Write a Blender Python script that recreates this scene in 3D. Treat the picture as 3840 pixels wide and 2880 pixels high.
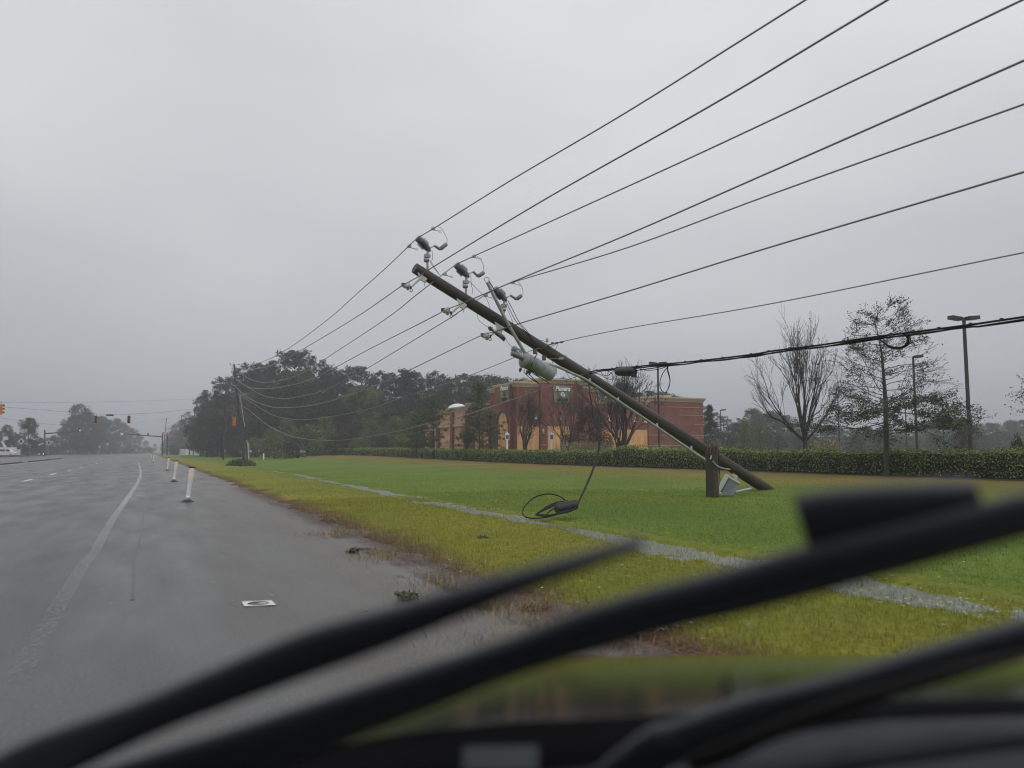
import bpy, math, random
import numpy as np
from mathutils import Vector, Matrix, noise as mnoise
R = math.radians
rnd = random.Random(11)
for o in list(bpy.data.objects): bpy.data.objects.remove(o)
scene = bpy.context.scene
COL = scene.collection

# ------------------------------------------------------------------ camera
F = 2884.0; PITCH = R(5.0); EYE = 1.5
cam_d = bpy.data.cameras.new('camera'); cam = bpy.data.objects.new('camera', cam_d); COL.objects.link(cam)
cam.location = (0, 0, EYE); cam.rotation_euler = (R(90) + PITCH, 0, 0)
cam_d.sensor_width = 36; cam_d.lens = 36 * F / 3840; cam_d.clip_start = .02; cam_d.clip_end = 6000
cam_d.dof.use_dof = True; cam_d.dof.focus_distance = 40; cam_d.dof.aperture_fstop = 1.5
scene.camera = cam
scene.render.resolution_x = 1024; scene.render.resolution_y = 768
# ------------------------------------------------------------------ sky
world = bpy.data.worlds.new('World'); scene.world = world; world.use_nodes = True
def NT(nt):
    n = nt.nodes; l = nt.links
    def node(t, **k):
        x = n.new(t)
        for a, b in k.items():
            if a.startswith('i_'): x.inputs[int(a[2:])].default_value = b
            else: setattr(x, a, b)
        return x
    return node, l.new
def ramp(nd, stops):
    e = nd.color_ramp.elements
    while len(e) > len(stops): e.remove(e[-1])
    while len(e) < len(stops): e.new(.5)
    for x, (p, c) in zip(e, stops):
        x.position = p; x.color = c if len(c) == 4 else (*c, 1)
SUN_EL, SUN_ROT = R(52), R(35)
world.node_tree.nodes.clear()
N, L = NT(world.node_tree)
tc = N('ShaderNodeTexCoord'); sx = N('ShaderNodeSeparateXYZ'); L(tc.outputs['Generated'], sx.inputs[0])
rp = N('ShaderNodeValToRGB'); L(sx.outputs[2], rp.inputs[0])
ramp(rp, [(0.0, (.40, .425, .46)), (.05, (.43, .455, .49)), (.14, (.50, .525, .555)), (.30, (.635, .655, .68)), (.50, (.755, .77, .79)), (1, (1.0, 1.02, 1.05))])
mp = N('ShaderNodeMapping'); mp.inputs['Scale'].default_value = (1.1, 1.1, 2.6); mp.inputs['Rotation'].default_value = (R(12), R(18), 0); L(tc.outputs['Generated'], mp.inputs[0])
ns = N('ShaderNodeTexNoise'); ns.inputs['Scale'].default_value = 1.7; ns.inputs['Detail'].default_value = 3.5; ns.inputs['Roughness'].default_value = .42; L(mp.outputs[0], ns.inputs[0])
r2 = N('ShaderNodeValToRGB'); ramp(r2, [(.30, (.86, .865, .88)), (.72, (1.08, 1.08, 1.075))]); L(ns.outputs[0], r2.inputs[0])
mu = N('ShaderNodeMixRGB', blend_type='MULTIPLY'); mu.inputs[0].default_value = 1; L(rp.outputs[0], mu.inputs[1]); L(r2.outputs[0], mu.inputs[2])
bg = N('ShaderNodeBackground'); L(mu.outputs[0], bg.inputs[0]); bg.inputs[1].default_value = 1.0
sky = N('ShaderNodeTexSky', sky_type='NISHITA'); sky.sun_disc = False; sky.sun_elevation = SUN_EL; sky.sun_rotation = SUN_ROT; sky.air_density = 2; sky.dust_density = 6
hs = N('ShaderNodeHueSaturation'); hs.inputs['Saturation'].default_value = .15; L(sky.outputs[0], hs.inputs['Color'])
bg2 = N('ShaderNodeBackground'); L(hs.outputs[0], bg2.inputs[0]); bg2.inputs[1].default_value = .08
ms = N('ShaderNodeMixShader'); ms.inputs[0].default_value = .08; L(bg.outputs[0], ms.inputs[1]); L(bg2.outputs[0], ms.inputs[2])
wo = N('ShaderNodeOutputWorld'); L(ms.outputs[0], wo.inputs[0])
# ------------------------------------------------------------------ overcast sun
sd = bpy.data.lights.new('sun', 'SUN'); sd.energy = .6; sd.angle = R(25); sd.color = (1, .97, .93)
so = bpy.data.objects.new('sun', sd); COL.objects.link(so); so.rotation_euler = (R(90) - SUN_EL, 0, R(180) - SUN_ROT)
so.rotation_euler = (R(38), R(10), R(25))
scene.view_settings.view_transform = 'Standard'; scene.view_settings.look = 'None'
scene.view_settings.exposure = 0; scene.view_settings.gamma = 1
try:
    scene.cycles.filter_width = 1.1; scene.cycles.volume_bounces = 0; scene.cycles.max_bounces = 6; scene.cycles.transparent_max_bounces = 12
except Exception: pass

# ------------------------------------------------------------------ geometry of the view -> places
AZ = R(25.3); UX, UY = math.cos(AZ), math.sin(AZ); VX, VY = -UY, UX
cp, spi = math.cos(PITCH), math.sin(PITCH)
def ray(px, py):
    a = (px - 1920) / F; b = (1440 - py) / F
    return Vector((a, cp - b * spi, spi + b * cp))
def at(px, py, D):
    r = ray(px, py); return Vector((0, 0, EYE)) + r * (D / r.y)
def gp(px, py, z=0.):
    r = ray(px, py); return Vector((0, 0, EYE)) + r * ((z - EYE) / r.z)
def uv(p): return p.x * UX + p.y * UY, p.x * VX + p.y * VY
def xy(u, v, z=0.): return Vector((u * UX + v * VX, u * UY + v * VY, z))
def ss(a, b, x):
    t = min(1, max(0, (x - a) / (b - a))); return t * t * (3 - 2 * t)
def swale(v): return 6.95 + .034 * min(50, max(0, v))
def H(u, v, n=True):
    if u < 3.0: z = -.035
    else:
        z = -.035 + .075 * ss(3.0, 4.3, u)
        z -= (.062 + .016 * (1 - ss(6, 18, v))) * math.exp(-((u - swale(v)) / .45) ** 2) * (1 - .75 * ss(45, 75, v))
        z += (.38 + .45 * ss(50, 120, v)) * ss(17, 31, u) - .12 * ss(12, 17, u) * (1 - ss(17, 22, u)) * .3
    if u < -33: z = .05
    if n and u > 2.5:
        amp = .024 if u < 9.5 else .03
        z += amp * (mnoise.noise(Vector((u * .9, v * .5, 3))) + .5 * mnoise.noise(Vector((u * 3, v * 2, 7))))
        if 2.6 < u < 4.8: z += .030 * mnoise.noise(Vector((u * 1.1, v * .8, 11))) + .018 * mnoise.noise(Vector((u * 3.2, v * 2.6, 13)))
        if 6. < u < 9.4 and v < 90: z += .055 * mnoise.noise(Vector((u * 1.6, v * .55, 9))) + .03 * mnoise.noise(Vector((u * 4.5, v * 3.1, 5)))
    return z
def hz(p):
    u, v = uv(p); return H(u, v)
def drop(px, D):
    p = at(px, 1692, D); p.z = hz(p); return p

# ------------------------------------------------------------------ materials
def mat(name, col, rough=.6, metal=0., var=.0, vscale=4., bump=0., bscale=30., col2=None, island=0., spec=.5, coat=0., stretch=None, rvar=0., objvar=0.):
    m = bpy.data.materials.new(name); m.use_nodes = True; m.node_tree.nodes.clear()
    N, L = NT(m.node_tree)
    out = N('ShaderNodeOutputMaterial'); b = N('ShaderNodeBsdfPrincipled'); L(b.outputs[0], out.inputs[0])
    b.inputs['Roughness'].default_value = rough; b.inputs['Metallic'].default_value = metal
    b.inputs['Specular IOR Level'].default_value = spec; b.inputs['Coat Weight'].default_value = coat
    b.inputs['Coat Roughness'].default_value = .08
    c = (*col, 1); b.inputs['Base Color'].default_value = c
    src = None
    tc = N('ShaderNodeTexCoord'); co = tc.outputs['Object']
    if stretch:
        mp = N('ShaderNodeMapping'); mp.inputs['Scale'].default_value = stretch; L(co, mp.inputs[0]); co = mp.outputs[0]
    if var or col2:
        ns = N('ShaderNodeTexNoise'); ns.inputs['Scale'].default_value = vscale; ns.inputs['Detail'].default_value = 5; L(co, ns.inputs[0])
        r = N('ShaderNodeValToRGB'); c2 = col2 or tuple(x * (1 - var) for x in col); c1 = col if col2 else tuple(min(1, x * (1 + var)) for x in col)
        ramp(r, [(.32, c2), (.68, c1)]); L(ns.outputs[0], r.inputs[0]); src = r.outputs[0]
        if rvar:
            mr = N('ShaderNodeMapRange'); mr.inputs[3].default_value = rough - rvar; mr.inputs[4].default_value = rough + rvar; L(ns.outputs[0], mr.inputs[0]); L(mr.outputs[0], b.inputs['Roughness'])
    if island or objvar:
        val = None
        if island:
            g = N('ShaderNodeNewGeometry'); mr = N('ShaderNodeMapRange'); mr.inputs[3].default_value = 1 - island; mr.inputs[4].default_value = 1 + island; L(g.outputs['Random Per Island'], mr.inputs[0]); val = mr.outputs[0]
        if objvar:
            g = N('ShaderNodeObjectInfo'); mr = N('ShaderNodeMapRange'); mr.inputs[3].default_value = 1 - objvar; mr.inputs[4].default_value = 1 + objvar; L(g.outputs['Random'], mr.inputs[0])
            if val:
                q = N('ShaderNodeMath', operation='MULTIPLY'); L(val, q.inputs[0]); L(mr.outputs[0], q.inputs[1]); val = q.outputs[0]
            else: val = mr.outputs[0]
        h = N('ShaderNodeHueSaturation'); L(val, h.inputs['Value'])
        if src: L(src, h.inputs['Color'])
        else: h.inputs['Color'].default_value = c
        src = h.outputs[0]
    if src: L(src, b.inputs['Base Color'])
    if bump:
        n2 = N('ShaderNodeTexNoise'); n2.inputs['Scale'].default_value = bscale; n2.inputs['Detail'].default_value = 4; L(co, n2.inputs[0])
        bp = N('ShaderNodeBump'); bp.inputs['Strength'].default_value = bump; bp.inputs['Distance'].default_value = .02; L(n2.outputs[0], bp.inputs['Height']); L(bp.outputs[0], b.inputs['Normal'])
    return m
M = {}
M['wood'] = mat('weathered_pole_wood', (.072, .056, .047), .55, col2=(.026, .021, .019), vscale=7, bump=.9, bscale=26, stretch=(1, 1, .045))
M['wood_dark'] = mat('wet_stump_wood', (.05, .036, .025), .6, var=.5, vscale=5, bump=.8, bscale=20, stretch=(1, 1, .15))
M['splinter'] = mat('splintered_heartwood', (.15, .050, .026), .7, var=.5, vscale=9, bump=.6, bscale=40)
M['pole_far'] = mat('far_pole_wood', (.045, .038, .034), .7, var=.3)
M['wire'] = mat('aluminium_wire', (.20, .21, .215), .38, .55)
M['cable'] = mat('black_cable', (.010, .010, .012), .6, spec=.2)
M['porc'] = mat('grey_polymer', (.17, .19, .205), .35, var=.15)
M['galv'] = mat('galvanised_steel', (.36, .37, .37), .42, .6, var=.25, vscale=12)
M['white_fibre'] = mat('white_fibreglass', (.55, .56, .56), .35)
M['darkmetal'] = mat('dark_fittings', (.04, .04, .042), .45, .4)
M['tank'] = mat('transformer_paint', (.31, .34, .335), .38, col2=(.20, .215, .20), vscale=5, bump=.05)
M['conduit'] = mat('grey_conduit', (.33, .345, .35), .42, var=.2, vscale=4)
M['rust'] = mat('orange_tag', (.15, .055, .04), .6)
M['cabinet'] = mat('grey_cabinet', (.15, .175, .18), .4, var=.12)
M['cabinet_edge'] = mat('pale_cabinet_side', (.5, .5, .46), .5)
M['white'] = mat('white_plastic', (.93, .93, .94), .4)
M['reflect'] = mat('orange_reflective_band', (1.0, .80, .70), .25, var=.12, vscale=10)  # retroreflected glow is put into the pale base colour
M['rubber'] = mat('black_rubber', (.018, .017, .018), .5)
M['paint'] = mat('worn_white_road_paint', (.62, .62, .62), .35, var=.3, vscale=9)
M['brick'] = mat('red_brick_wall', (.235, .088, .062), .8, var=.2, vscale=.8, bump=.2, bscale=25)
M['stucco'] = mat('peach_stucco', (.60, .33, .20), .8, var=.12, vscale=1.2)
M['cornice'] = mat('tan_cornice', (.52, .41, .27), .75, var=.1, vscale=2)
M['band'] = mat('pale_pink_band', (.46, .26, .19), .7)
M['ply'] = mat('plywood_board', (.74, .42, .18), .65, var=.2, vscale=1.6, bump=.1, bscale=8, stretch=(1, 1, .3))
M['signface'] = mat('olive_sign_panel', (.235, .225, .15), .5)
M['letter'] = mat('white_sign_letters', (.85, .85, .82), .4)
M['black'] = mat('black_metal', (.015, .015, .016), .5)
M['bronze'] = mat('dark_bronze_steel', (.045, .042, .042), .45, .3)
M['signal'] = mat('signal_orange', (.62, .19, .03), .45, var=.1)
M['lens'] = mat('dark_signal_lens', (.02, .012, .01), .2)
M['roofwhite'] = mat('white_roof_membrane', (.75, .75, .76), .5)
M['lampglass'] = mat('frosted_lamp_glass', (.45, .46, .47), .3)
M['signwhite'] = mat('pale_sign_sheet', (.5, .52, .52), .4)
M['signblue'] = mat('dark_sign_print', (.10, .13, .18), .5)
M['bark'] = mat('wet_bark', (.05, .043, .038), .75, var=.35, vscale=8, bump=.6, bscale=30)
M['bark_green'] = mat('mossy_bark', (.055, .062, .04), .75, var=.35, vscale=6, bump=.6, bscale=30)
M['leaf_pine'] = mat('pine_foliage', (.034, .044, .024), .6, island=.55, objvar=.25, spec=.2)
M['leaf_oak'] = mat('dark_oak_foliage', (.044, .060, .022), .6, island=.6, objvar=.25, spec=.2)
M['leaf_olive'] = mat('olive_foliage', (.13, .16, .05), .6, island=.55, objvar=.25, spec=.2)
M['leaf_brown'] = mat('browned_foliage', (.10, .065, .04), .6, island=.5, objvar=.2, spec=.2)
M['leaf_live'] = mat('dark_green_leaves', (.045, .078, .024), .45, island=.6)
M['leaf_sparse'] = mat('sparse_brown_green_leaves', (.085, .075, .035), .5, island=.6)
M['leaf_hedge'] = mat('glossy_hedge_leaves', (.18, .24, .05), .42, island=.75, spec=.4)
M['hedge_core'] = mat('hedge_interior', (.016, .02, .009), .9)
M['plume'] = mat('pale_grass_plumes', (.45, .36, .22), .7, island=.3)
M['blade'] = mat('lawn_blades', (.25, .255, .035), .55, island=.35, spec=.3)
M['bladegreen'] = mat('green_lawn_blades', (.17, .24, .03), .55, island=.35, spec=.3)
M['bladedry'] = mat('dry_grass_blades', (.27, .20, .085), .6, island=.5)
M['straw'] = mat('wet_pine_straw', (.105, .046, .028), .6, island=.7)
M['litter'] = mat('fallen_leaf_litter', (.085, .09, .035), .5, island=.9)
M['carpaint'] = mat('wet_dark_car_paint', (.006, .007, .007), .06, spec=.2, bump=.04, bscale=55)
M['cowl'] = mat('grey_cowl_plastic', (.022, .027, .030), .6, var=.3, vscale=9, spec=.15)
M['wiper'] = mat('wiper_black', (.034, .038, .047), .5)
M['wiperarm'] = mat('wiper_arm_paint', (.035, .039, .046), .42)
M['trim'] = mat('black_trim', (.006, .006, .007), .9, spec=.05)
M['carwhite'] = mat('white_van_paint', (.7, .7, .7), .3)
M['glassdark'] = mat('dark_window_glass', (.02, .025, .03), .1)

# ------------------------------------------------------------------ mesh builder
BASE = {}
class MB:
    def __init__(s): s.v = []; s.f = []; s.sm = []; s.pc = []; s.dp = 0
    def add(s, vs, fs, smooth=False):
        o = len(s.v); s.v += [tuple(x) for x in vs]; s.f += [tuple(i + o for i in f) for f in fs]; s.sm += [smooth] * len(fs); return s
    def mark(s): s.pc.append((len(s.v), len(s.f)))
    def split(s, name, m, parent=None, local=False):
        out = []; cuts = s.pc + [(len(s.v), len(s.f))]
        for (a, fa), (b, fb) in zip(cuts, cuts[1:]):
            q = MB(); q.v = s.v[a:b]; q.f = [tuple(i - a for i in f) for f in s.f[fa:fb]]; q.sm = s.sm[fa:fb]; out.append(q.build(name, m, parent, local))
        return out
    def box(s, c, d, rot=None, rz=0):
        s.mark()
        c = Vector(c); m = rot if rot else Matrix.Rotation(rz, 3, 'Z')
        vs = [c + m @ Vector((x * d[0] / 2, y * d[1] / 2, z * d[2] / 2)) for x in (-1, 1) for y in (-1, 1) for z in (-1, 1)]
        return s.add(vs, [(0, 1, 3, 2), (4, 6, 7, 5), (0, 4, 5, 1), (2, 3, 7, 6), (0, 2, 6, 4), (1, 5, 7, 3)])
    def hexa(s, q, w):   # quad q and quad w
        s.mark()
        return s.add(list(q) + list(w), [(3, 2, 1, 0), (4, 5, 6, 7), (0, 1, 5, 4), (1, 2, 6, 5), (2, 3, 7, 6), (3, 0, 4, 7)])
    def tube(s, pts, rad, n=6, caps=True):
        s.mark()
        pts = [Vector(p) for p in pts]
        if not hasattr(rad, '__len__'): rad = [rad] * len(pts)
        vs = []; up = None
        for i, p in enumerate(pts):
            a = pts[max(0, i - 1)]; b = pts[min(len(pts) - 1, i + 1)]; t = (b - a)
            t = t.normalized() if t.length > 1e-9 else Vector((0, 0, 1))
            if up is None: up = Vector((0, 0, 1)) if abs(t.z) < .9 else Vector((1, 0, 0))
            x = t.cross(up)
            if x.length < 1e-4: x = t.cross(Vector((0, 1, 0)))
            x.normalize(); y = x.cross(t).normalized(); up = y
            for k in range(n):
                an = 2 * math.pi * k / n; vs.append(p + (x * math.cos(an) + y * math.sin(an)) * rad[i])
        fs = [(i * n + k, i * n + (k + 1) % n, (i + 1) * n + (k + 1) % n, (i + 1) * n + k) for i in range(len(pts) - 1) for k in range(n)]
        s.add(vs, fs, True)
        if caps:
            s.add(vs[:n], [tuple(range(n - 1, -1, -1))]); s.add(vs[-n:], [tuple(range(n))])
        return s
    def lathe(s, a, b, prof, n=16):   # prof: (t along a->b, radius)
        a = Vector(a); b = Vector(b)
        return s.tube([a + (b - a) * t for t, r in prof], [max(r, 1e-4) for t, r in prof], n) if False else s._lathe(a, b, prof, n)
    def _lathe(s, a, b, prof, n):
        s.mark()
        t = (b - a).normalized(); up = Vector((0, 0, 1)) if abs(t.z) < .9 else Vector((1, 0, 0)); x = t.cross(up).normalized(); y = x.cross(t)
        vs = []
        for q, r in prof:
            for k in range(n):
                an = 2 * math.pi * k / n; vs.append(a + (b - a) * q + (x * math.cos(an) + y * math.sin(an)) * r)
        fs = [(i * n + k, i * n + (k + 1) % n, (i + 1) * n + (k + 1) % n, (i + 1) * n + k) for i in range(len(prof) - 1) for k in range(n)]
        s.add(vs, fs, True); s.add(vs[:n], [tuple(range(n - 1, -1, -1))]); s.add(vs[-n:], [tuple(range(n))]); return s
    def quad(s, c, a, b):
        c = Vector(c); return s.add([c - a - b, c + a - b, c + a + b, c - a + b], [(0, 1, 2, 3)])
    def mesh(s, name, off=(0, 0, 0)):
        me = bpy.data.meshes.new(name); o = Vector(off)
        if o.length > 0: vs = [(x[0] - o.x, x[1] - o.y, x[2] - o.z) for x in s.v]
        else: vs = s.v
        me.from_pydata(vs, [], s.f)
        me.polygons.foreach_set('use_smooth', s.sm); me.update(); return me
    def build(s, name, m, parent=None, local=False):
        off = (0, 0, 0)
        if parent is not None and not local: off = BASE.get(parent.name, (0, 0, 0))
        me = s.mesh(name, off); o = bpy.data.objects.new(name, me); COL.objects.link(o); me.materials.append(M[m] if isinstance(m, str) else m)
        if parent is not None: o.parent = parent; BASE[o.name] = off
        else: BASE[o.name] = (0, 0, 0)
        return o
def tag(o, label=None, cat=None, group=None, kind=None):
    if label: o['label'] = label
    if cat: o['category'] = cat
    if group: o['group'] = group
    if kind: o['kind'] = kind
    return o
def thing(name, label, cat, loc=(0, 0, 0), group=None, rz=0):
    o = bpy.data.objects.new(name, None); COL.objects.link(o); o.location = loc; o.rotation_euler = (0, 0, rz); o.empty_display_size = .2
    BASE[o.name] = tuple(loc); return tag(o, label, cat, group)
def copy_tree(o, loc, rz=0, sc=1, label=None, group=None, kids=True):
    r = o.copy(); COL.objects.link(r); r.location = loc; r.rotation_euler = (0, 0, rz); r.scale = sc if hasattr(sc, '__len__') else (sc, sc, sc)
    if label: r['label'] = label
    if group: r['group'] = group
    for ch in list(o.children):
        c = ch.copy(); COL.objects.link(c); c.parent = r
        for g in ch.children:
            d = g.copy(); COL.objects.link(d); d.parent = c
    return r
def cr(pts, k=8):      # Catmull-Rom
    pts = [Vector(p) for p in pts]; P = [pts[0] * 2 - pts[1]] + pts + [pts[-1] * 2 - pts[-2]]; out = []
    for i in range(1, len(P) - 2):
        a, b, c, d = P[i - 1:i + 3]
        for j in range(k):
            t = j / k; out.append(.5 * ((2 * b) + (c - a) * t + (2 * a - 5 * b + 4 * c - d) * t * t + (3 * b - 3 * c + d - a) * t ** 3))
    out.append(P[-2]); return out

# ================================================================== GROUND
def axis(segs):
    out = []
    for a, b, st in segs:
        n = max(1, int(round((b - a) / st))); out += [a + (b - a) * i / n for i in range(n)]
    out.append(segs[-1][1]); return out
us = axis([(-3000, -400, 260), (-400, -60, 34), (-60, 2, 6), (2, 3.2, .3), (3.2, 9.2, .12), (9.2, 17, .4), (17, 34, 1.2), (34, 120, 12), (120, 400, 40), (400, 3000, 260)])
vs_ = axis([(-600, -6, 60), (-6, 26, .14), (26, 50, .3), (50, 90, .6), (90, 200, 3), (200, 600, 20), (600, 4000, 200)])
g = MB(); V = []; nu = len(us)
for v in vs_:
    for u in us: V.append(xy(u, v, H(u, v)))
fs = [(j * nu + i, j * nu + i + 1, (j + 1) * nu + i + 1, (j + 1) * nu + i) for j in range(len(vs_) - 1) for i in range(nu - 1)]
g.add(V, fs, True)
def road_coords(N, L):
    tc = N('ShaderNodeTexCoord'); mp = N('ShaderNodeMapping', vector_type='TEXTURE'); mp.inputs['Rotation'].default_value = (0, 0, AZ); L(tc.outputs['Object'], mp.inputs[0]); return mp.outputs[0]
def mk(name):
    m = bpy.data.materials.new(name); m.use_nodes = True; m.node_tree.nodes.clear(); N, L = NT(m.node_tree)
    out = N('ShaderNodeOutputMaterial'); b = N('ShaderNodeBsdfPrincipled'); L(b.outputs[0], out.inputs[0]); return m, N, L, b
m, N, L, b = mk('lawn_and_verge')
co = road_coords(N, L)
sp_ = N('ShaderNodeSeparateXYZ'); L(co, sp_.inputs[0])
n1 = N('ShaderNodeTexNoise'); n1.inputs['Scale'].default_value = .35; n1.inputs['Detail'].default_value = 6; n1.inputs['Roughness'].default_value = .65; L(co, n1.inputs[0])
nn = N('ShaderNodeMath', operation='MULTIPLY_ADD'); nn.inputs[1].default_value = 3.2; L(n1.outputs[0], nn.inputs[0]); 
sb = N('ShaderNodeMath', operation='SUBTRACT'); sb.inputs[1].default_value = 1.6; L(sp_.outputs[0], sb.inputs[0]); L(sb.outputs[0], nn.inputs[2])
md = N('ShaderNodeMapRange'); md.inputs[1].default_value = 0; md.inputs[2].default_value = 40; L(nn.outputs[0], md.inputs[0])
rc = N('ShaderNodeValToRGB'); L(md.outputs[0], rc.inputs[0])
def q(x): return x / 40
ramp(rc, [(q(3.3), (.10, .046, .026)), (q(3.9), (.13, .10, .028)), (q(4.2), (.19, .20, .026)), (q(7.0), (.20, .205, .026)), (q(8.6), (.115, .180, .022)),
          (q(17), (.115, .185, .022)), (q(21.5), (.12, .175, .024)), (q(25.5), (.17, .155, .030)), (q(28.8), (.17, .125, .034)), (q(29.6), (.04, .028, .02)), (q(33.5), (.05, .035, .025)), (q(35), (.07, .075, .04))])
n3 = N('ShaderNodeTexNoise'); n3.inputs['Scale'].default_value = 9; n3.inputs['Detail'].default_value = 8; n3.inputs['Roughness'].default_value = .75; L(co, n3.inputs[0])
r3 = N('ShaderNodeValToRGB'); ramp(r3, [(.3, (.55, .55, .5)), (.7, (1.35, 1.3, 1.2))]); L(n3.outputs[0], r3.inputs[0])
mx = N('ShaderNodeMixRGB', blend_type='MULTIPLY'); mx.inputs[0].default_value = 1; L(rc.outputs[0], mx.inputs[1]); L(r3.outputs[0], mx.inputs[2])
n4 = N('ShaderNodeTexNoise'); n4.inputs['Scale'].default_value = .22; n4.inputs['Detail'].default_value = 6; L(co, n4.inputs[0])
r4 = N('ShaderNodeValToRGB'); ramp(r4, [(.35, (.80, .88, .75)), (.65, (1.2, 1.1, 1.15))]); L(n4.outputs[0], r4.inputs[0])
mx2 = N('ShaderNodeMixRGB', blend_type='MULTIPLY'); mx2.inputs[0].default_value = 1; L(mx.outputs[0], mx2.inputs[1]); L(r4.outputs[0], mx2.inputs[2])
L(mx2.outputs[0], b.inputs['Base Color']); b.inputs['Roughness'].default_value = .8; b.inputs['Specular IOR Level'].default_value = .15
bp = N('ShaderNodeBump'); bp.inputs['Strength'].default_value = .7; bp.inputs['Distance'].default_value = .05; L(n3.outputs[0], bp.inputs['Height']); L(bp.outputs[0], b.inputs['Normal'])
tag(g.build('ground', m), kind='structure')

# road
m, N, L, b = mk('wet_asphalt'); co = road_coords(N, L)
mp = N('ShaderNodeMapping'); mp.inputs['Scale'].default_value = (1, .045, 1); L(co, mp.inputs[0])
n1 = N('ShaderNodeTexNoise'); n1.inputs['Scale'].default_value = .7; n1.inputs['Detail'].default_value = 6; n1.inputs['Roughness'].default_value = .6; L(mp.outputs[0], n1.inputs[0])
n2 = N('ShaderNodeTexNoise'); n2.inputs['Scale'].default_value = 42; n2.inputs['Detail'].default_value = 5; n2.inputs['Roughness'].default_value = .8; L(co, n2.inputs[0])
r1 = N('ShaderNodeValToRGB'); ramp(r1, [(.3, (.036, .035, .035)), (.7, (.066, .064, .062))]); L(n1.outputs[0], r1.inputs[0])
mp5 = N('ShaderNodeMapping'); mp5.inputs['Scale'].default_value = (1, .22, 1); L(co, mp5.inputs[0]); su = N('ShaderNodeSeparateXYZ'); L(co, su.inputs[0]); n5 = N('ShaderNodeTexNoise'); n5.inputs['Scale'].default_value = 1.3; n5.inputs['Detail'].default_value = 5; n5.inputs['Roughness'].default_value = .5; L(mp5.outputs[0], n5.inputs[0])
ad = N('ShaderNodeMath', operation='MULTIPLY_ADD'); ad.inputs[1].default_value = 2.4; L(n5.outputs[0], ad.inputs[0]); L(su.outputs[0], ad.inputs[2])
ru_ = N('ShaderNodeMapRange'); ru_.inputs[1].default_value = .9; ru_.inputs[2].default_value = 5; L(ad.outputs[0], ru_.inputs[0])
silt = N('ShaderNodeMixRGB'); silt.inputs[2].default_value = (.105, .088, .072, 1); L(ru_.outputs[0], silt.inputs[0]); L(r1.outputs[0], silt.inputs[1]); r1 = silt
r2 = N('ShaderNodeValToRGB'); ramp(r2, [(.35, (.4, .4, .4)), (.55, (1.05, 1.05, 1.05)), (.68, (3.2, 3.1, 2.8))]); L(n2.outputs[0], r2.inputs[0])
mx = N('ShaderNodeMixRGB', blend_type='MULTIPLY'); mx.inputs[0].default_value = 1; L(r1.outputs[0], mx.inputs[1]); L(r2.outputs[0], mx.inputs[2]); L(mx.outputs[0], b.inputs['Base Color'])
rr = N('ShaderNodeMapRange'); rr.inputs[1].default_value = .35; rr.inputs[2].default_value = .65; rr.inputs[3].default_value = .24; rr.inputs[4].default_value = .50
mxn = N('ShaderNodeMath', operation='MULTIPLY_ADD'); mxn.inputs[1].default_value = .55; L(n5.outputs[0], mxn.inputs[0]); hf = N('ShaderNodeMath', operation='MULTIPLY'); hf.inputs[1].default_value = .45; L(n1.outputs[0], hf.inputs[0]); L(hf.outputs[0], mxn.inputs[2]); L(mxn.outputs[0], rr.inputs[0]); L(rr.outputs[0], b.inputs['Roughness'])
bp = N('ShaderNodeBump'); bp.inputs['Strength'].default_value = .12; bp.inputs['Distance'].default_value = .003; L(n2.outputs[0], bp.inputs['Height']); L(bp.outputs[0], b.inputs['Normal'])
M['asphalt'] = m
rd = MB(); ru = axis([(-14.6, -1, 1.7), (-1, 6, .5)]); rv = axis([(-12, 60, 2), (60, 400, 20), (400, 2600, 200)])
rd.add([xy(u, v, 0 - (.0 if u < 3.5 else (u - 3.5) * .012)) for v in rv for u in ru], [(j * len(ru) + i, j * len(ru) + i + 1, (j + 1) * len(ru) + i + 1, (j + 1) * len(ru) + i) for j in range(len(rv) - 1) for i in range(len(ru) - 1)], True)
tag(rd.build('road', 'asphalt'), kind='structure')
rd = MB(); rd.add([xy(-32, -12, .0), xy(-15.0, -12, .0), xy(-15.0, 2600, .0), xy(-32, 2600, .0)], [(0, 1, 2, 3)])
tag(rd.build('opposite_road', 'asphalt'), kind='structure')
def strip(pts, w, z, name, m='paint', kind='structure'):
    s = MB(); P = cr([Vector((p[0], p[1], 0)) for p in pts], 6); vs = []
    for i, p in enumerate(P):
        t = (P[min(i + 1, len(P) - 1)] - P[max(i - 1, 0)]).normalized(); nrm = Vector((t.y, -t.x, 0))
        ww = w if not hasattr(w, '__len__') else w[0] + (w[1] - w[0]) * i / len(P)
        for k in (-1, 1):
            a = p + nrm * k * ww / 2; vs.append(xy(a.x, a.y, z))
    s.add(vs, [(2 * i, 2 * i + 1, 2 * i + 3, 2 * i + 2) for i in range(len(P) - 1)]); return tag(s.build(name, m), kind=kind)
def puv(px, py):
    return uv(gp(px, py))
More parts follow.
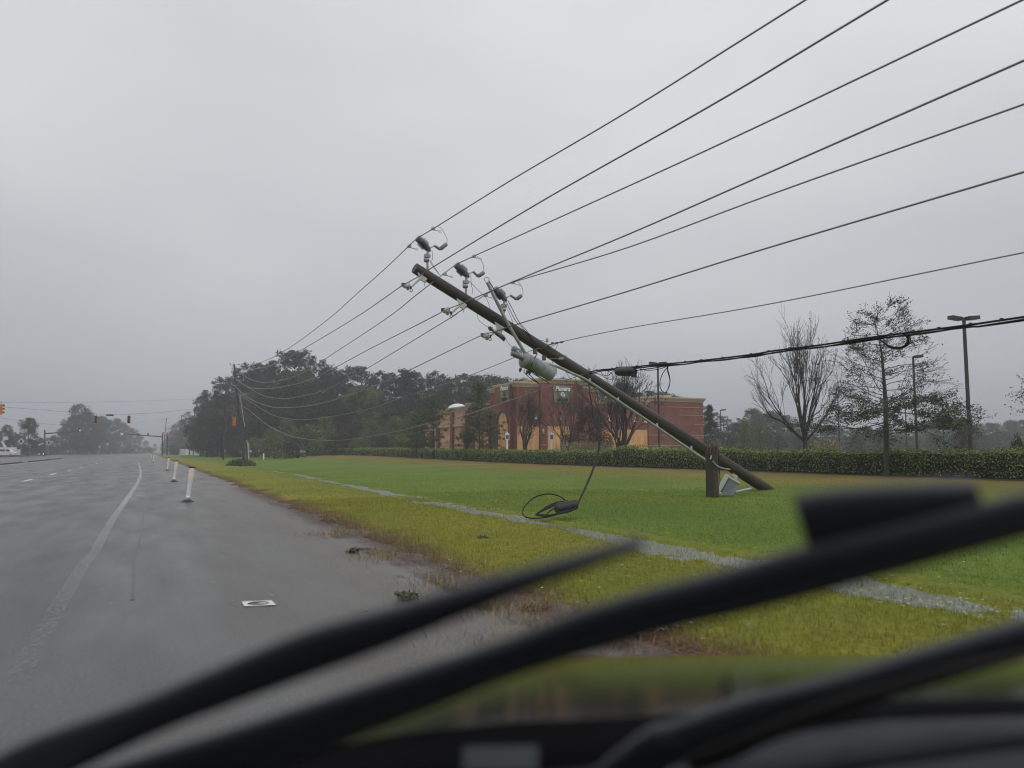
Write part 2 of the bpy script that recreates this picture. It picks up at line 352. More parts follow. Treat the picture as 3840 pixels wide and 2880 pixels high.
# worn edge line, slightly wavy as resurfaced
m, N, L, b = mk('faded_road_paint'); co = road_coords(N, L)
n1 = N('ShaderNodeTexNoise'); n1.inputs['Scale'].default_value = 22; n1.inputs['Detail'].default_value = 3; n1.inputs['Roughness'].default_value = .7; L(co, n1.inputs[0])
sp_ = N('ShaderNodeSeparateXYZ'); L(co, sp_.inputs[0])
mr = N('ShaderNodeMapRange'); mr.inputs[1].default_value = 6; mr.inputs[2].default_value = 26; mr.inputs[3].default_value = .50; mr.inputs[4].default_value = .06; L(sp_.outputs[1], mr.inputs[0])
sb = N('ShaderNodeMath', operation='SUBTRACT'); L(n1.outputs[0], sb.inputs[0]); L(mr.outputs[0], sb.inputs[1])
r1 = N('ShaderNodeValToRGB'); ramp(r1, [(.0, (0, 0, 0)), (.5, (.8, .8, .8))]); L(sb.outputs[0], r1.inputs[0]); L(r1.outputs[0], b.inputs['Alpha']); b.inputs['Base Color'].default_value = (.40, .40, .40, 1); b.inputs['Roughness'].default_value = .35
M['faded'] = m
strip([puv(*p) for p in [(60, 2560), (165, 2365), (271, 2190), (316, 2118), (362, 2059), (407, 1973), (452, 1906), (493, 1847), (520, 1802), (527, 1765), (518, 1733)]] + [(-1.6, 150), (-1.0, 260)], .15, .006, 'edge_line', 'faded')
M['seam'] = mat('dark_pavement_joint', (.032, .031, .031), .35, var=.4, vscale=3)
strip([puv(*p) for p in [(497, 2250), (502, 2163), (506, 2073), (529, 2005), (542, 1910), (565, 1824), (574, 1788), (561, 1752)]], .035, .004, 'pavement_joint', 'seam')
for v0 in range(8, 260, 12):
    dd = MB(); dd.add([xy(-5.62, v0 + 1.2, .006), xy(-5.42, v0 + 1.2, .006), xy(-5.42, v0 + 4.6, .006), xy(-5.62, v0 + 4.6, .006)], [(0, 1, 2, 3)])
    tag(dd.build('lane_dash', 'paint'), kind='structure')
strip([(-13.7, -5), (-13.7, 60), (-13.8, 120), (-13.9, 230)], .16, .006, 'median_line', 'paint')
cb = MB()
for (u0, v0, u1, v1) in [(-14.75, -5, -14.75, 118), (-14.9, 128, -16.4, 190)]:
    a = xy(u0, v0); c = xy(u1, v1); d = c - a
    cb.box(((a.x + c.x) / 2, (a.y + c.y) / 2, .06), (d.length, .5, .16), rz=math.atan2(d.y, d.x))
M['curb'] = mat('dark_wet_curb', (.07, .065, .06), .5, var=.3)
tag(cb.build('median_kerb', 'curb'), kind='structure')

# runoff water lying in the swale
m, N, L, b = mk('silty_runoff'); co = road_coords(N, L)
n1 = N('ShaderNodeTexNoise'); n1.inputs['Scale'].default_value = 14; n1.inputs['Detail'].default_value = 6; L(co, n1.inputs[0])
r1 = N('ShaderNodeValToRGB'); ramp(r1, [(.35, (.085, .10, .065)), (.7, (.115, .13, .095))]); L(n1.outputs[0], r1.inputs[0]); L(r1.outputs[0], b.inputs['Base Color']); b.inputs['Roughness'].default_value = .3; b.inputs['Specular IOR Level'].default_value = .5
bp = N('ShaderNodeBump'); bp.inputs['Strength'].default_value = .12; bp.inputs['Distance'].default_value = .02; L(n1.outputs[0], bp.inputs['Height']); L(bp.outputs[0], b.inputs['Normal'])
w = MB(); w.add([xy(6.0, -5, .0), xy(8.0, -5, .0), xy(9.6, 80, .0), xy(7.4, 80, .0)], [(0, 1, 2, 3)])
tag(w.build('water', m), kind='structure')

# painted survey target on the shoulder
c = gp(966, 2262); a = MB(); z = .008
sq = [gp(905, 2255, z), gp(1018, 2251, z), gp(1036, 2268, z), gp(916, 2273, z)]
c = sum(sq, Vector()) / 4; n = 24; ring = []; outer = []
for k in range(n):
    t = k / n * 4; i = int(t) % 4; f = t - int(t); outer.append(sq[i].lerp(sq[(i + 1) % 4], f))
    ring.append(c + (outer[-1] - c).normalized() * min((sq[1] - sq[0]).length, (sq[2] - sq[1]).length) * .40)
a.add(outer + ring, [(k, (k + 1) % n, n + (k + 1) % n, n + k) for k in range(n)])
a.add([c + Vector(p) for p in ((-.01, 0, 0), (.05, -.03, 0), (.10, .02, 0), (.04, .05, 0))], [(0, 1, 2, 3)])
tag(a.build('painted_marker', 'paint'), 'small white painted square with a dark disc in its middle on the wet shoulder', 'road marking')

# ================================================================== loose ground cover
def blades(name, n, region, h, wd, m, lean=.5, zoff=0., flat=False, seed=1, keep=None):
    r = random.Random(seed); V = []; Fc = []; k = 0; tries = 0
    while k < n and tries < n * 6:
        tries += 1; u, v = region(r)
        if keep and not keep(u, v, r): continue
        p = xy(u, v); y = p.y
        if y < .5 or abs(p.x) > y * .72 + .5: continue
        z = max(H(u, v), 0 if 3 < u < 9 else -9) + zoff
        an = r.random() * 6.283; hh = h * (.5 + r.random()); ww = wd * (.6 + .8 * r.random()); ln = lean * r.random() * hh; a2 = r.random() * 6.283
        if flat:
            d = Vector((math.cos(an), math.sin(an), r.uniform(-.05, .10))) * hh; s_ = Vector((-math.sin(an), math.cos(an), 0)) * ww
            b0 = Vector((p.x, p.y, z + r.random() * .015)); V += [b0 - s_, b0 + s_, b0 + d]
        else:
            s_ = Vector((math.cos(an), math.sin(an), 0)) * ww; b0 = Vector((p.x, p.y, z - .004)); V += [b0 - s_, b0 + s_, b0 + Vector((math.cos(a2) * ln, math.sin(a2) * ln, hh))]
        Fc.append((3 * k, 3 * k + 1, 3 * k + 2)); k += 1
    me = bpy.data.meshes.new(name); me.from_pydata([tuple(x) for x in V], [], Fc); me.update(); o = bpy.data.objects.new(name, me); COL.objects.link(o); me.materials.append(M[m])
    return tag(o, kind='stuff')
def reg(u0, u1, v0, v1, pw=1.6):
    return lambda r: (r.uniform(u0, u1), v0 + (v1 - v0) * r.random() ** pw)
notwet = lambda u, v, r: H(u, v) > .004 or r.random() < .30
o = blades('grass', 60000, reg(3.9, 7.8, .5, 24), .04, .004, 'blade', keep=notwet, seed=2); tag(o, 'short yellow green verge grass', 'grass')
o = blades('lawn_grass', 50000, reg(8.1, 19, -4, 26, 1.3), .042, .005, 'bladegreen', keep=notwet, seed=3); tag(o, 'short green lawn grass beyond the runoff', 'grass')
o = blades('far_grass', 30000, reg(4.2, 26, 18, 60, 1.4), .05, .010, 'blade', keep=notwet, seed=4); tag(o, 'sparse taller grass tips over the lawn', 'grass')
edge = lambda r: (3.5 + r.gauss(0, .20), -.5 + 34 * r.random() ** 1.7)
o = blades('pine_straw', 17000, edge, .10, .005, 'straw', flat=True, zoff=.012, seed=5); tag(o, 'wet brown pine straw washed up along the pavement edge', 'pine straw')
o = blades('dry_grass', 3800, lambda r: (3.85 + r.gauss(0, .22), .5 + 20 * r.random() ** 1.5), .085, .004, 'bladedry', lean=.8, seed=6); tag(o, 'dry tan grass tufts at the pavement edge', 'grass')
def patchy(cs, s):
    def f(r):
        px, py, su, sv = r.choice(cs); u, v = puv(px, py); return u + r.gauss(0, su), v + r.gauss(0, sv)
    return f
o = blades('washed_debris', 9000, patchy([(1500, 2165, .18, .30), (1590, 2175, .2, .3), (1540, 2240, .25, .12), (1380, 2075, .3, .15), (1250, 2015, .35, .2), (1640, 2215, .2, .2), (1230, 1960, .3, .5), (1850, 2350, .2, .1), (1150, 1930, .35, .8), (1440, 2120, .35, .15), (1700, 2290, .3, .1), (1560, 2200, .5, .3)], 1), .055, .005, 'straw', flat=True, zoff=.01, seed=7); tag(o, 'clots of brown needles stranded on the wet shoulder', 'debris')
o = blades('stranded_grass', 2600, patchy([(1850, 2300, .3, .25), (1980, 2380, .4, .15), (1230, 2005, .3, .3), (1640, 2200, .2, .3), (1420, 2090, .25, .3), (2250, 2400, .5, .12), (1760, 2260, .2, .2)], 1), .10, .004, 'bladedry', lean=1.2, seed=16); tag(o, 'tan grass tufts standing in the flooded pavement edge', 'grass')
o = blades('leaf_litter', 2600, patchy([(1530, 2250, .30, .12), (1350, 2070, .4, .2), (1250, 2200, 1., 1.), (1000, 2100, 1.6, 2.5), (1750, 2400, .4, .2), (1330, 2060, .15, .08)], 1), .035, .012, 'litter', flat=True, zoff=.01, seed=8); tag(o, 'torn leaves scattered over the wet shoulder', 'leaf litter')
o = blades('lawn_litter', 1500, reg(4.5, 20, 1, 45, 1.4), .06, .018, 'litter', flat=True, zoff=.035, seed=9); tag(o, 'torn leaves lying on the lawn', 'leaf litter')
M['palelitter'] = mat('pale_torn_leaves', (.42, .42, .33), .5, island=.4)
o = blades('pale_litter', 420, patchy([(2460, 2375, .25, .1), (3300, 2230, .4, .5), (2150, 1960, .8, 1.2), (2400, 2000, 1, 1.5), (1200, 2150, 2, 2), (2700, 2200, 1.5, 1.5), (3000, 2150, .8, 1), (3600, 2290, .3, .3)], 1), .04, .014, 'palelitter', flat=True, zoff=.03, seed=10); tag(o, 'pale torn leaves on lawn and runoff', 'leaf litter')
def twig(px, py, sz, label, z=0., leafm='leaf_live', seed=0):
    r = random.Random(seed); p = gp(px, py, z); p.z = z; t = thing('fallen_branch', label, 'fallen branch', p)
    a = MB(); lf = MB()
    for k in range(14):
        an = r.random() * 6.28; d = Vector((math.cos(an), math.sin(an), r.uniform(.0, .35))) * sz * r.uniform(.4, 1)
        a.tube([p, p + d * .5 + Vector((0, 0, .02)), p + d], [.006, .004, .002], 4, False)
        for j in range(10):
            c = p + d * r.uniform(.3, 1) + Vector((r.gauss(0, .02), r.gauss(0, .02), r.gauss(0, .015))); x = Vector((r.gauss(0, 1), r.gauss(0, 1), r.gauss(0, 1))).normalized(); y = x.orthogonal().normalized()
            lf.quad(c, x * .02, y * .009)
    a.build('twig', 'bark', t); lf.build('leaves', leafm, t)
twig(1802, 2022, .15, 'small dark leafy sprig fallen on the yellow green verge', .03, seed=3)
twig(1325, 2068, .10, 'small leafy sprig lying on the wet shoulder before the verge', .02, 'litter', seed=4)
twig(1530, 2238, .15, 'larger leafy sprig on the shoulder half hidden by the wiper', .02, 'litter', seed=5)

twig(1832, 1746, .55, 'bare twig lying far out on the lawn below the brick building', .1, 'straw', seed=9)
# ================================================================== BROKEN POLE
PA = gp(2905, 1850, -.05); PB = at(1555, 1005, 20.5); 
PA = PA + Vector((0, .15, 0))
pa_px = 2905; pb_px = 1555
def pD(px):            # depth of the pole axis seen at column px
    k = (px - 1920) / F; # x = k*y ; on the line PA + t(PB-PA)
    d = PB - PA; t = (k * PA.y - PA.x) / (d.x - k * d.y); return PA.y + d.y * t
def hp(px, py, dd=0.): return at(px, py, pD(px) + dd)
paxis = (PB - PA).normalized()
bpole = thing('broken_utility_pole', 'snapped wooden utility pole leaning left over the lawn with a grey transformer', 'utility pole', PA)
s = MB(); n = 20; L0 = (PB - PA).length
s.lathe((0, 0, 0), (0, 0, L0), [(0, .10), (.006, .17), (.02, .205), (.25, .20), (.5, .187), (.75, .170), (.985, .152), (1, .145)], n)
pole_o = s.build('pole', 'wood', bpole, local=True); pole_o.rotation_mode = 'QUATERNION'; pole_o.rotation_quaternion = Vector((0, 0, 1)).rotation_difference(paxis)
s = MB(); r_ = random.Random(2)     # torn butt
for k in range(12):
    an = k / 12 * 6.283; x = paxis.orthogonal().normalized(); y = paxis.cross(x); p = PA + paxis * .08 + (x * math.cos(an) + y * math.sin(an)) * .14
    s.tube([p, p - paxis * r_.uniform(.05, .30)], [.035, .004], 5)
s.build('splinters', 'wood_dark', bpole)
# stump
stp = gp(2672, 1858, 0.); sx0 = at(2672, 1858, 25.35); stp = Vector((sx0.x, 25.35, 0))
stump = thing('pole_stump', 'upright splintered stump of the snapped utility pole on the lawn', 'pole stump', stp)
n = 28; vs = []; r_ = random.Random(5); prof = [0, .3, .7, 1.0, 1.25]
for z in prof:
    for k in range(n):
        an = 6.283 * k / n; rr_ = .212 - .01 * z; vs.append(stp + Vector((math.cos(an) * rr_, math.sin(an) * rr_, z - .03)))
tops = []
for k in range(n):
    an = 6.283 * k / n; rr_ = .20; h = 1.50 + .16 * mnoise.noise(Vector((k * .9, 0, 2))) + r_.uniform(-.08, .08)
    if math.cos(an) > -.15 and math.cos(an) < .35 and math.sin(an) < .3: h += .22
    if math.cos(an) > .7: h += .16
    if .35 <= math.cos(an) <= .62: h -= .16
    tops.append(stp + Vector((math.cos(an) * rr_, math.sin(an) * rr_, h)))
s = MB(); allv = vs + tops; m_ = len(prof)
s.add(allv, [(i * n + k, i * n + (k + 1) % n, (i + 1) * n + (k + 1) % n, (i + 1) * n + k) for i in range(m_) for k in range(n)], True)
s.build('stump_shaft', 'wood_dark', stump)
s = MB()
inn = [stp + Vector((math.cos(6.283 * k / n) * .13, math.sin(6.283 * k / n) * .13, 1.3 + .1 * r_.random())) for k in range(n)]
s.add(tops + inn, [(k, (k + 1) % n, n + (k + 1) % n, n + k) for k in range(n)]); s.add(inn, [tuple(range(n))])
for k in range(34):
    an = r_.random() * 6.283; q_ = .19 * math.sqrt(r_.random()); p = stp + Vector((math.cos(an) * q_, math.sin(an) * q_, 1.25)); hh = r_.uniform(.12, .42) * (1.3 if q_ > .14 else 1) + (.10 if -.3 < math.cos(an) < .3 else 0)
    s.tube([p, p + Vector((r_.gauss(0, .012), r_.gauss(0, .012), hh * .6)), p + Vector((r_.gauss(0, .03), r_.gauss(0, .03), hh))], [.028, .02, .004], 4)
s.build('splinters', 'splinter', stump)
s = MB(); a = at(2668, 1708, 25.12); bb = at(2664, 1722, 25.12); s.tube([a, bb], [.022, .022], 8); s.build('conduit_end', 'white_fibre', stump)
s = MB(); r_ = random.Random(8)
for k in range(5):
    a = stp + Vector((.21, -.02 + .02 * k, .35 + .2 * k)); s.tube([a, a + Vector((.05, 0, .2)), a + Vector((.02, 0, .5))], [.004, .012, .003], 4)
s.split('bark_strip', 'wood_dark', stump)

# conduit riser (lower, strapped along the pole)
s = MB(); path = [(1991, 1352, -.45), (2079, 1371, -.42), (2150, 1402, -.33), (2211, 1432, -.30), (2350, 1525, -.30), (2500, 1626, -.32), (2610, 1702, -.52), (2668, 1739, -.62)]
P_ = cr([hp(*p) for p in path], 5); s.tube(P_, .042, 12); con = s.build('conduit', 'conduit', bpole)
s = MB(); a = hp(2655, 1731, -.60); bb = hp(2672, 1741, -.64); s.tube([a, bb], .052, 12)
for (x, y) in [(2130, 1393), (2240, 1452), (2325, 1508), (2400, 1559), (2480, 1612), (2560, 1668)]:
    a = hp(x - 3, y - 2, -.32); bb = hp(x + 3, y + 2, -.32); s.tube([a, bb], .049, 12)
s.split('coupling', 'conduit', bpole)
s = MB()
for (x, y) in [(2212, 1426), (2318, 1497), (2464, 1594), (2592, 1678)]:
    s.box(hp(x, y, -.25), (.05, .10, .11))
s.split('strap', 'white_fibre', bpole)
s = MB(); s.tube(cr([hp(1827, 1058, -.42), hp(1900, 1205, -.42), hp(1950, 1292, -.42), hp(1985, 1350, -.42)], 4), .048, 12); cu = s.build('upper_conduit', 'conduit', bpole)
s = MB(); s.tube(cr([hp(1822, 1058, -.42), hp(1815, 1046, -.42), hp(1826, 1040, -.42), hp(1834, 1045, -.42), hp(1833, 1054, -.42)], 4), .008, 6)
s.tube([hp(1833, 1053, -.42), hp(1862, 1100, -.40), hp(1873, 1118, -.2)], .014, 6); s.split('conduit_wires', 'cable', bpole)
# transformer
a = hp(1966, 1350, -.50); bb = hp(2068, 1402, -.50)
s = MB(); s.lathe(a, bb, [(-.10, .07), (-.085, .15), (-.04, .20), (-.02, .215), (.0, .215), (.002, .235), (.03, .235), (.032, .218), (.96, .215), (.965, .232), (.99, .232), (1, .21)], 28)
tr = s.build('transformer', 'tank', bpole)
s = MB(); ax = (bb - a).normalized()
for (x, y) in [(1953, 1380), (1978, 1390), (1988, 1392)]:
    p = hp(x, y, -.62); s.lathe(p, p + Vector((-.03, -.03, -.12)), [(0, .035), (.5, .04), (1, .018)], 10)
s.split('low_bushing', 'darkmetal', tr)
s = MB(); p = hp(1962, 1340, -.45); q_ = hp(1930, 1310, -.45); s.lathe(p, q_, [(0, .04)] + [(i / 14 + .05, .075 if i % 2 else .045) for i in range(10)] + [(1, .03)], 14)
s.build('high_bushing', 'white_fibre', tr)
s = MB(); p = hp(1953, 1325, -.40); q_ = hp(1922, 1306, -.40); s.lathe(p, q_, [(0, .08), (.05, .10), (.85, .10), (1, .07)], 8)
p = hp(1962, 1344, -.58); q_ = hp(1918, 1324, -.58); s.lathe(p, q_, [(i / 12, .085 if i % 2 else .055) for i in range(13)], 14); s.split('surge_arrester', 'porc', tr)
s = MB()
for (x, y, m__) in [(2006, 1318, 0), (2040, 1342, 1)]:
    s.box(hp(x, y, -.28), (.09, .09, .15), rz=.3)
s.split('mounting_bracket', 'rust', tr)
s = MB()
for pts in ([(1968, 1385), (1966, 1396), (1985, 1415), (2005, 1428), (2022, 1440)], [(1982, 1385), (1984, 1402), (2002, 1420), (2020, 1438)], [(1986, 1386), (2000, 1402), (2030, 1418), (2059, 1437)], [(1990, 1388), (2010, 1404), (2040, 1424)]):
    s.tube(cr([hp(x, y, -.62) for x, y in pts], 4), .011, 6)
s.tube(cr([hp(1992, 1374, -.75), hp(2000, 1352, -.74), hp(2015, 1325, -.6)], 4), .014, 6)
s.split('lead_wire', 'cable', tr)
# cutouts: grey ribbed bodies standing off the upper side
def recloser(top, bot, foot, hexa, hexb, arm, loop, clampR, clampL):
    a = hp(*top); bb = hp(*bot); s = MB()
    pr = [(-.06, .03), (-.04, .085), (.0, .10), (.26, .10)]
    for i in range(6): pr += [(.30 + i * .085, .08), (.315 + i * .085, .150), (.335 + i * .085, .08)]
    pr += [(.84, .09), (1.0, .085), (1.1, .05), (1.2, .03)]
    s.lathe(a, bb, pr, 18); body = s.build('cutout_insulator', 'porc', bpole)
    s = MB(); f = hp(*foot); e = hp(bot[0] - 4, bot[1] + 26); s.tube([bb, e], [.04, .03], 8); s.tube([e, f], [.028, .035], 8)
    s.box(e, (.16, .10, .09), rz=.5); s.lathe(e + Vector((-.09, 0, -.12)), e + Vector((.06, 0, -.10)), [(0, .05), (.5, .08), (1, .05)], 10); s.build('bracket', 'galv', body)
    s = MB(); h0 = hp(*hexa); h1 = hp(*hexb); s.lathe(h0, h1, [(0, .05), (.05, .062), (.93, .062), (1, .05)], 6); s.build('arrester', 'porc', body)
    s = MB(); am = hp(*arm); s.tube([am, h0 + (h0 - h1) * .1, h0], [.035, .04, .05], 6); s.tube([bb, am], [.02, .02], 6); s.build('arrester_arm', 'galv', body)
    s = MB(); s.tube(cr([hp(*p) for p in loop], 5), .006, 5); s.build('jumper_wire', 'cable', body)
    for c in (clampR, clampL):
        s = MB(); p = hp(*c); s.box(p, (.10, .07, .07), rz=.3); s.tube([p, p + Vector((.08, 0, -.05)), p + Vector((.17, 0, -.07))], .011, 5)
        cc = p + Vector((.195, 0, -.075)); s.tube([cc + Vector((math.cos(t) * .028, 0, math.sin(t) * .028)) for t in [i * 6.283 / 10 for i in range(11)]], .007, 5, False)
        s.tube([p, p + Vector((.0, 0, .07))], .01, 5)
        s.build('line_clamp', 'galv', body)
recloser((1566, 892), (1606, 934), (1604, 1022), (1652, 933), (1674, 915), (1629, 921), [(1642, 849), (1656, 858), (1668, 878), (1676, 895), (1676, 912)], (1624, 858), (1535, 924))
recloser((1711, 993), (1751, 1032), (1748, 1120), (1795, 1035), (1814, 1022), (1774, 1018), [(1789, 960), (1800, 972), (1812, 992), (1813, 1015)], (1778, 962), (1668, 1028))
recloser((1856, 1083), (1893, 1121), (1889, 1205), (1938, 1121), (1955, 1108), (1914, 1107), [(1942, 1056), (1955, 1072), (1961, 1090), (1960, 1106)], (1924, 1060), (1822, 1108))
# post insulators on the lower side
def postarm(base, tip, ins, loopc):
    s = MB(); b0 = hp(base[0], base[1], -.12); t0 = hp(tip[0], tip[1], -.15); s.tube([b0, t0], [.033, .03], 10); o = s.build('standoff_rod', 'white_fibre', bpole)
    s = MB(); c = hp(base[0], base[1], -.05); d = paxis; 
    s.hexa([c - d * .2 + Vector((0, -.1, .05)), c + d * .17 + Vector((0, -.1, .05)), c + d * .1 + Vector((0, -.1, -.14)), c - d * .08 + Vector((0, -.1, -.14))], [c - d * .2 + Vector((0, .06, .05)), c + d * .17 + Vector((0, .06, .05)), c + d * .1 + Vector((0, .06, -.14)), c - d * .08 + Vector((0, .06, -.14))])
    s.tube([c + Vector((.09, 0, -.08)), c + Vector((.05, 0, -.26))], .013, 6); s.build('mounting_plate', 'white_fibre', o)
    s = MB(); p = hp(ins[0] + 12, ins[1] - 1, -.15); q_ = hp(ins[0] - 10, ins[1] - 3, -.15); s.lathe(p, q_, [(0, .03), (.1, .10), (.25, .12), (.3, .05), (.6, .05), (.62, .075), (.95, .06), (1, .03)], 14); s.build('porcelain_disc', 'white_fibre', o)
    s = MB(); lc = hp(loopc[0], loopc[1], -.15); s.tube([t0 + Vector((-.02, 0, 0)), lc], [.03, .02], 6); s.tube([p, t0], [.02, .03], 6); q3 = MB(); q3.box(hp(ins[0] - 10, ins[1] - 6, -.15), (.11, .06, .09), rz=.2); q3.build('wire_clip', 'darkmetal', o)
    s.tube([lc + Vector((.0 + math.cos(t) * .035, 0, -.03 + math.sin(t) * .045)) for t in [i * 6.283 / 10 for i in range(11)]], .010, 5, False); s.build('shackle', 'darkmetal', o)
postarm((1585, 1036), (1541, 1076), (1523, 1074), (1542, 1084))
postarm((1731, 1138), (1694, 1173), (1672, 1168), (1692, 1182))
postarm((1872, 1224), (1842, 1258), (1820, 1262), (1838, 1268))
s = MB(); a = hp(1836, 1230, -.1); bb = hp(1890, 1268, -.1); s.lathe(a, bb, [(0, .03), (.1, .075), (.2, .03), (.3, .04)] + [(.42 + i * .045, .075 if i % 2 else .05) for i in range(12)] + [(1, .02)], 12); fc = s.build('fused_cutout', 'porc', bpole)
s = MB(); s.tube([a + Vector((.0, -.1, -.02)), bb + Vector((0, -.1, -.1))], .018, 6); s.box(bb + Vector((0, -.08, -.03)), (.08, .08, .10)); s.box(a, (.08, .07, .08)); s.build('fuse_holder', 'darkmetal', fc)
# leads and jumpers running along the pole
s = MB()
J = [[(1788, 1175), (1795, 1200), (1812, 1215), (1832, 1228)], [(1893, 1263), (1905, 1285), (1915, 1296), (1924, 1306)],
     [(1620, 938), (1622, 970), (1615, 985), (1640, 1020), (1650, 1032)], [(1765, 1030), (1768, 1070), (1772, 1085), (1770, 1105)], [(1760, 1055), (1800, 1095), (1825, 1120), (1838, 1158)],
     [(1898, 1130), (1915, 1168), (1935, 1205), (1960, 1230), (1985, 1262), (2001, 1284)], [(1905, 1128), (1925, 1165), (1945, 1205), (1975, 1240), (2000, 1280)], [(1893, 1140), (1910, 1175), (1925, 1215)], [(1615, 980), (1635, 1010), (1647, 1030)],
     [(2025, 1278), (2038, 1278), (2052, 1290), (2062, 1305)], [(2093, 1290), (2082, 1312), (2076, 1340), (2070, 1368)], [(2091, 1345), (2088, 1380), (2086, 1408)]]
for i, pts in enumerate(J): s.tube(cr([hp(x, y, -.2) for x, y in pts], 5), .006 if i not in (5, 6) else .010, 5)
s.split('jumper_wire', 'cable', bpole)
s = MB(); c0 = hp(2052, 1283, 0); s.lathe(c0, c0 + Vector((0, 0, .12)), [(0, .03), (.3, .05), (.5, .03), (.8, .05), (1, .02)], 10)
s.box(hp(2104, 1344, -.22), (.17, .05, .07)); s.tube([hp(2104, 1344, -.22), hp(2063, 1344, -.25)], .008, 5); s.box(hp(2121, 1338, 0), (.05, .05, .09)); s.box(hp(2209, 1388, -.1), (.08, .08, .10))
s.split('line_fitting', 'galv', bpole)

# cabinet fallen between stump and pole
c0 = gp(2735, 1852, .0)
cb_ = thing('meter_cabinet', 'grey metal cabinet lying tilted between the stump and the fallen pole', 'utility cabinet', c0)
D0 = 25.6; s = MB(); qf = [at(2735, 1793, D0), at(2775, 1815, D0), at(2751, 1856, D0 - .1), at(2702, 1856, D0 - .1)]; qb = [p + Vector((-.05, .32, .06)) for p in qf]
s.hexa(qf, qb); s.build('case', 'cabinet', cb_)
s = MB(); a, bb = at(2731, 1785, D0 + .0), at(2698, 1845, D0 - .06); e = Vector((.045, -.012, .02)); s.hexa([a, a + e, bb + e, bb], [p + Vector((-.03, .3, .05)) for p in (a, a + e, bb + e, bb)]); s.build('side_channel', 'cabinet_edge', cb_)
s = MB()
qt = [at(2733, 1784, D0 - .02), at(2776, 1808, D0 - .02), at(2774, 1815, D0 - .03), at(2734, 1792, D0 - .03)]; s.hexa(qt, [p + Vector((-.04, .3, .06)) for p in qt])
s.hexa([at(2744, 1779, D0), at(2750, 1775, D0), at(2768, 1785, D0), at(2762, 1800, D0)], [at(2744, 1779, D0 + .05), at(2750, 1775, D0 + .05), at(2768, 1785, D0 + .05), at(2762, 1800, D0 + .05)]); s.split('bracket', 'cabinet_edge', cb_)
s = MB(); s.tube([at(2755, 1846, D0 + .1), at(2816, 1833, D0 + .6)], .045, 10); s.build('conduit_stub', 'conduit', cb_)
s = MB(); s.tube([at(2700, 1850, 25.3), at(2702, 1854, 25.25)], .05, 8); s.build('knob', 'white_fibre', cb_)
s = MB(); s.tube(cr([at(2673, 1729, 25.05), at(2690, 1747, 25.1), at(2715, 1757, 25.2), at(2738, 1760, 25.4)], 5), .020, 8)
tag(s.build('bent_conduit', 'conduit'), 'short bent grey pipe hanging across the snapped pole beside the stump', 'pipe')
# ================================================================== FAR POLES
FPB = drop(916, 125); FPT = at(878, 1366, 125)
def utility_pole(base, top, r0, r1, label, arms, group='utility poles standing along the road', extras=True):
    t = thing('utility_pole', label, 'utility pole', base, group)
    s = MB(); s.tube([base, base.lerp(top, .5), top], [r0, (r0 + r1) / 2, r1], 12); s.build('pole', 'pole_far', t)
    for (px, py, D, dx) in arms:
        s = MB(); c = at(px, py, D); s.tube([c, c + Vector((dx * .5, 0, .0)), c + Vector((dx, 0, .1))], [.05, .05, .04], 6); e = c + Vector((dx, 0, .1)); s.lathe(e, e + Vector((0, 0, .28)), [(0, .05), (.3, .1), (.45, .06), (.6, .1), (1, .05)], 8)
        s.build('insulator_arm', 'galv', t)
    return t
t = utility_pole(FPB, FPT, .24, .16, 'leaning wooden utility pole where the sagging lines end', [(880, 1370, 124.8, -.75), (882, 1388, 124.8, -.5), (886, 1404, 124.8, .9), (888, 1427, 124.7, 1.1), (890, 1446, 124.7, -1.0), (890, 1400, 124.7, 1.), (899, 1483, 124.7, 1.), (884, 1458, 124.8, -.9)])
s = MB(); s.tube([at(899, 1480, 124.6), at(913, 1570, 124.6), at(918, 1600, 124.6)], .07, 8); s.build('riser_pipe', 'galv', t)
s = MB(); s.tube([at(922, 1640, 124.6), at(930, 1700, 124.5), drop(928, 124.5)], .16, 10); s.build('pole_brace', 'pole_far', t)
s = MB(); s.tube([at(925, 1650, 123.8), at(930, 1680, 123.8), drop(933, 123.6)], .07, 8); s.tube([at(932, 1660, 123.6), drop(934, 123.6)], .1, 8); s.build('guy_guard', 'lampglass', t)
# ================================================================== WIRES
def plane_pt(px, py, A, B):
    r = ray(px, py); dx, dy = B.x - A.x, B.y - A.y
    k = (A.x * dy - A.y * dx) / (r.x * dy - r.y * dx)
    return Vector((0, 0, EYE)) + r * k
NP = xy(17, -75)    # next pole behind the camera
def wire(name, label, cat, right, left, rad, m, dd=-.25, group=None, A=None, farD=None, rb=None):
    a = right[0] if right else left[0]; A = hp(a[0], a[1], dd); pts = []
    if right:
        B = Vector((NP.x, NP.y, 0)); R_ = [A] + [plane_pt(x, y, A, B) for x, y in right[1:]]
        last = R_[-1] + (R_[-1] - R_[-2]).normalized() * 9; R_.append(last); pts = list(reversed(cr(R_, 8)))
    lp = []
    for (x, y) in left[1 if right else 0:]:
        if x > 1500: lp.append(hp(x, y, dd))
        else: break
    n0 = len(lp) + (1 if right else 0)
    A2 = lp[-1] if lp else A; B2 = Vector((FPB.x, FPB.y, 0)); B2.x = FPB.x; rest = left[n0:]
    # interpolate plan position between A2 and the far pole so the span lies in one vertical plane
    e = at(rest[-1][0], rest[-1][1], 124.5)
    for (x, y) in rest[:-1]: lp.append(plane_pt(x, y, A2, e))
    lp.append(e)
    Lp = cr([A] + lp, 8) if not right else cr([A] + lp, 8)
    pts = pts + (Lp[1:] if right else Lp)
    s = MB(); D = [abs(p.y) for p in pts]
    s.tube(pts, [rad * (1 + max(0, (d - 25)) / 60) for d in D], 6); o = s.build(name, m)
    return tag(o, label, cat, group)
G = 'power lines between the leaning pole and the far pole'
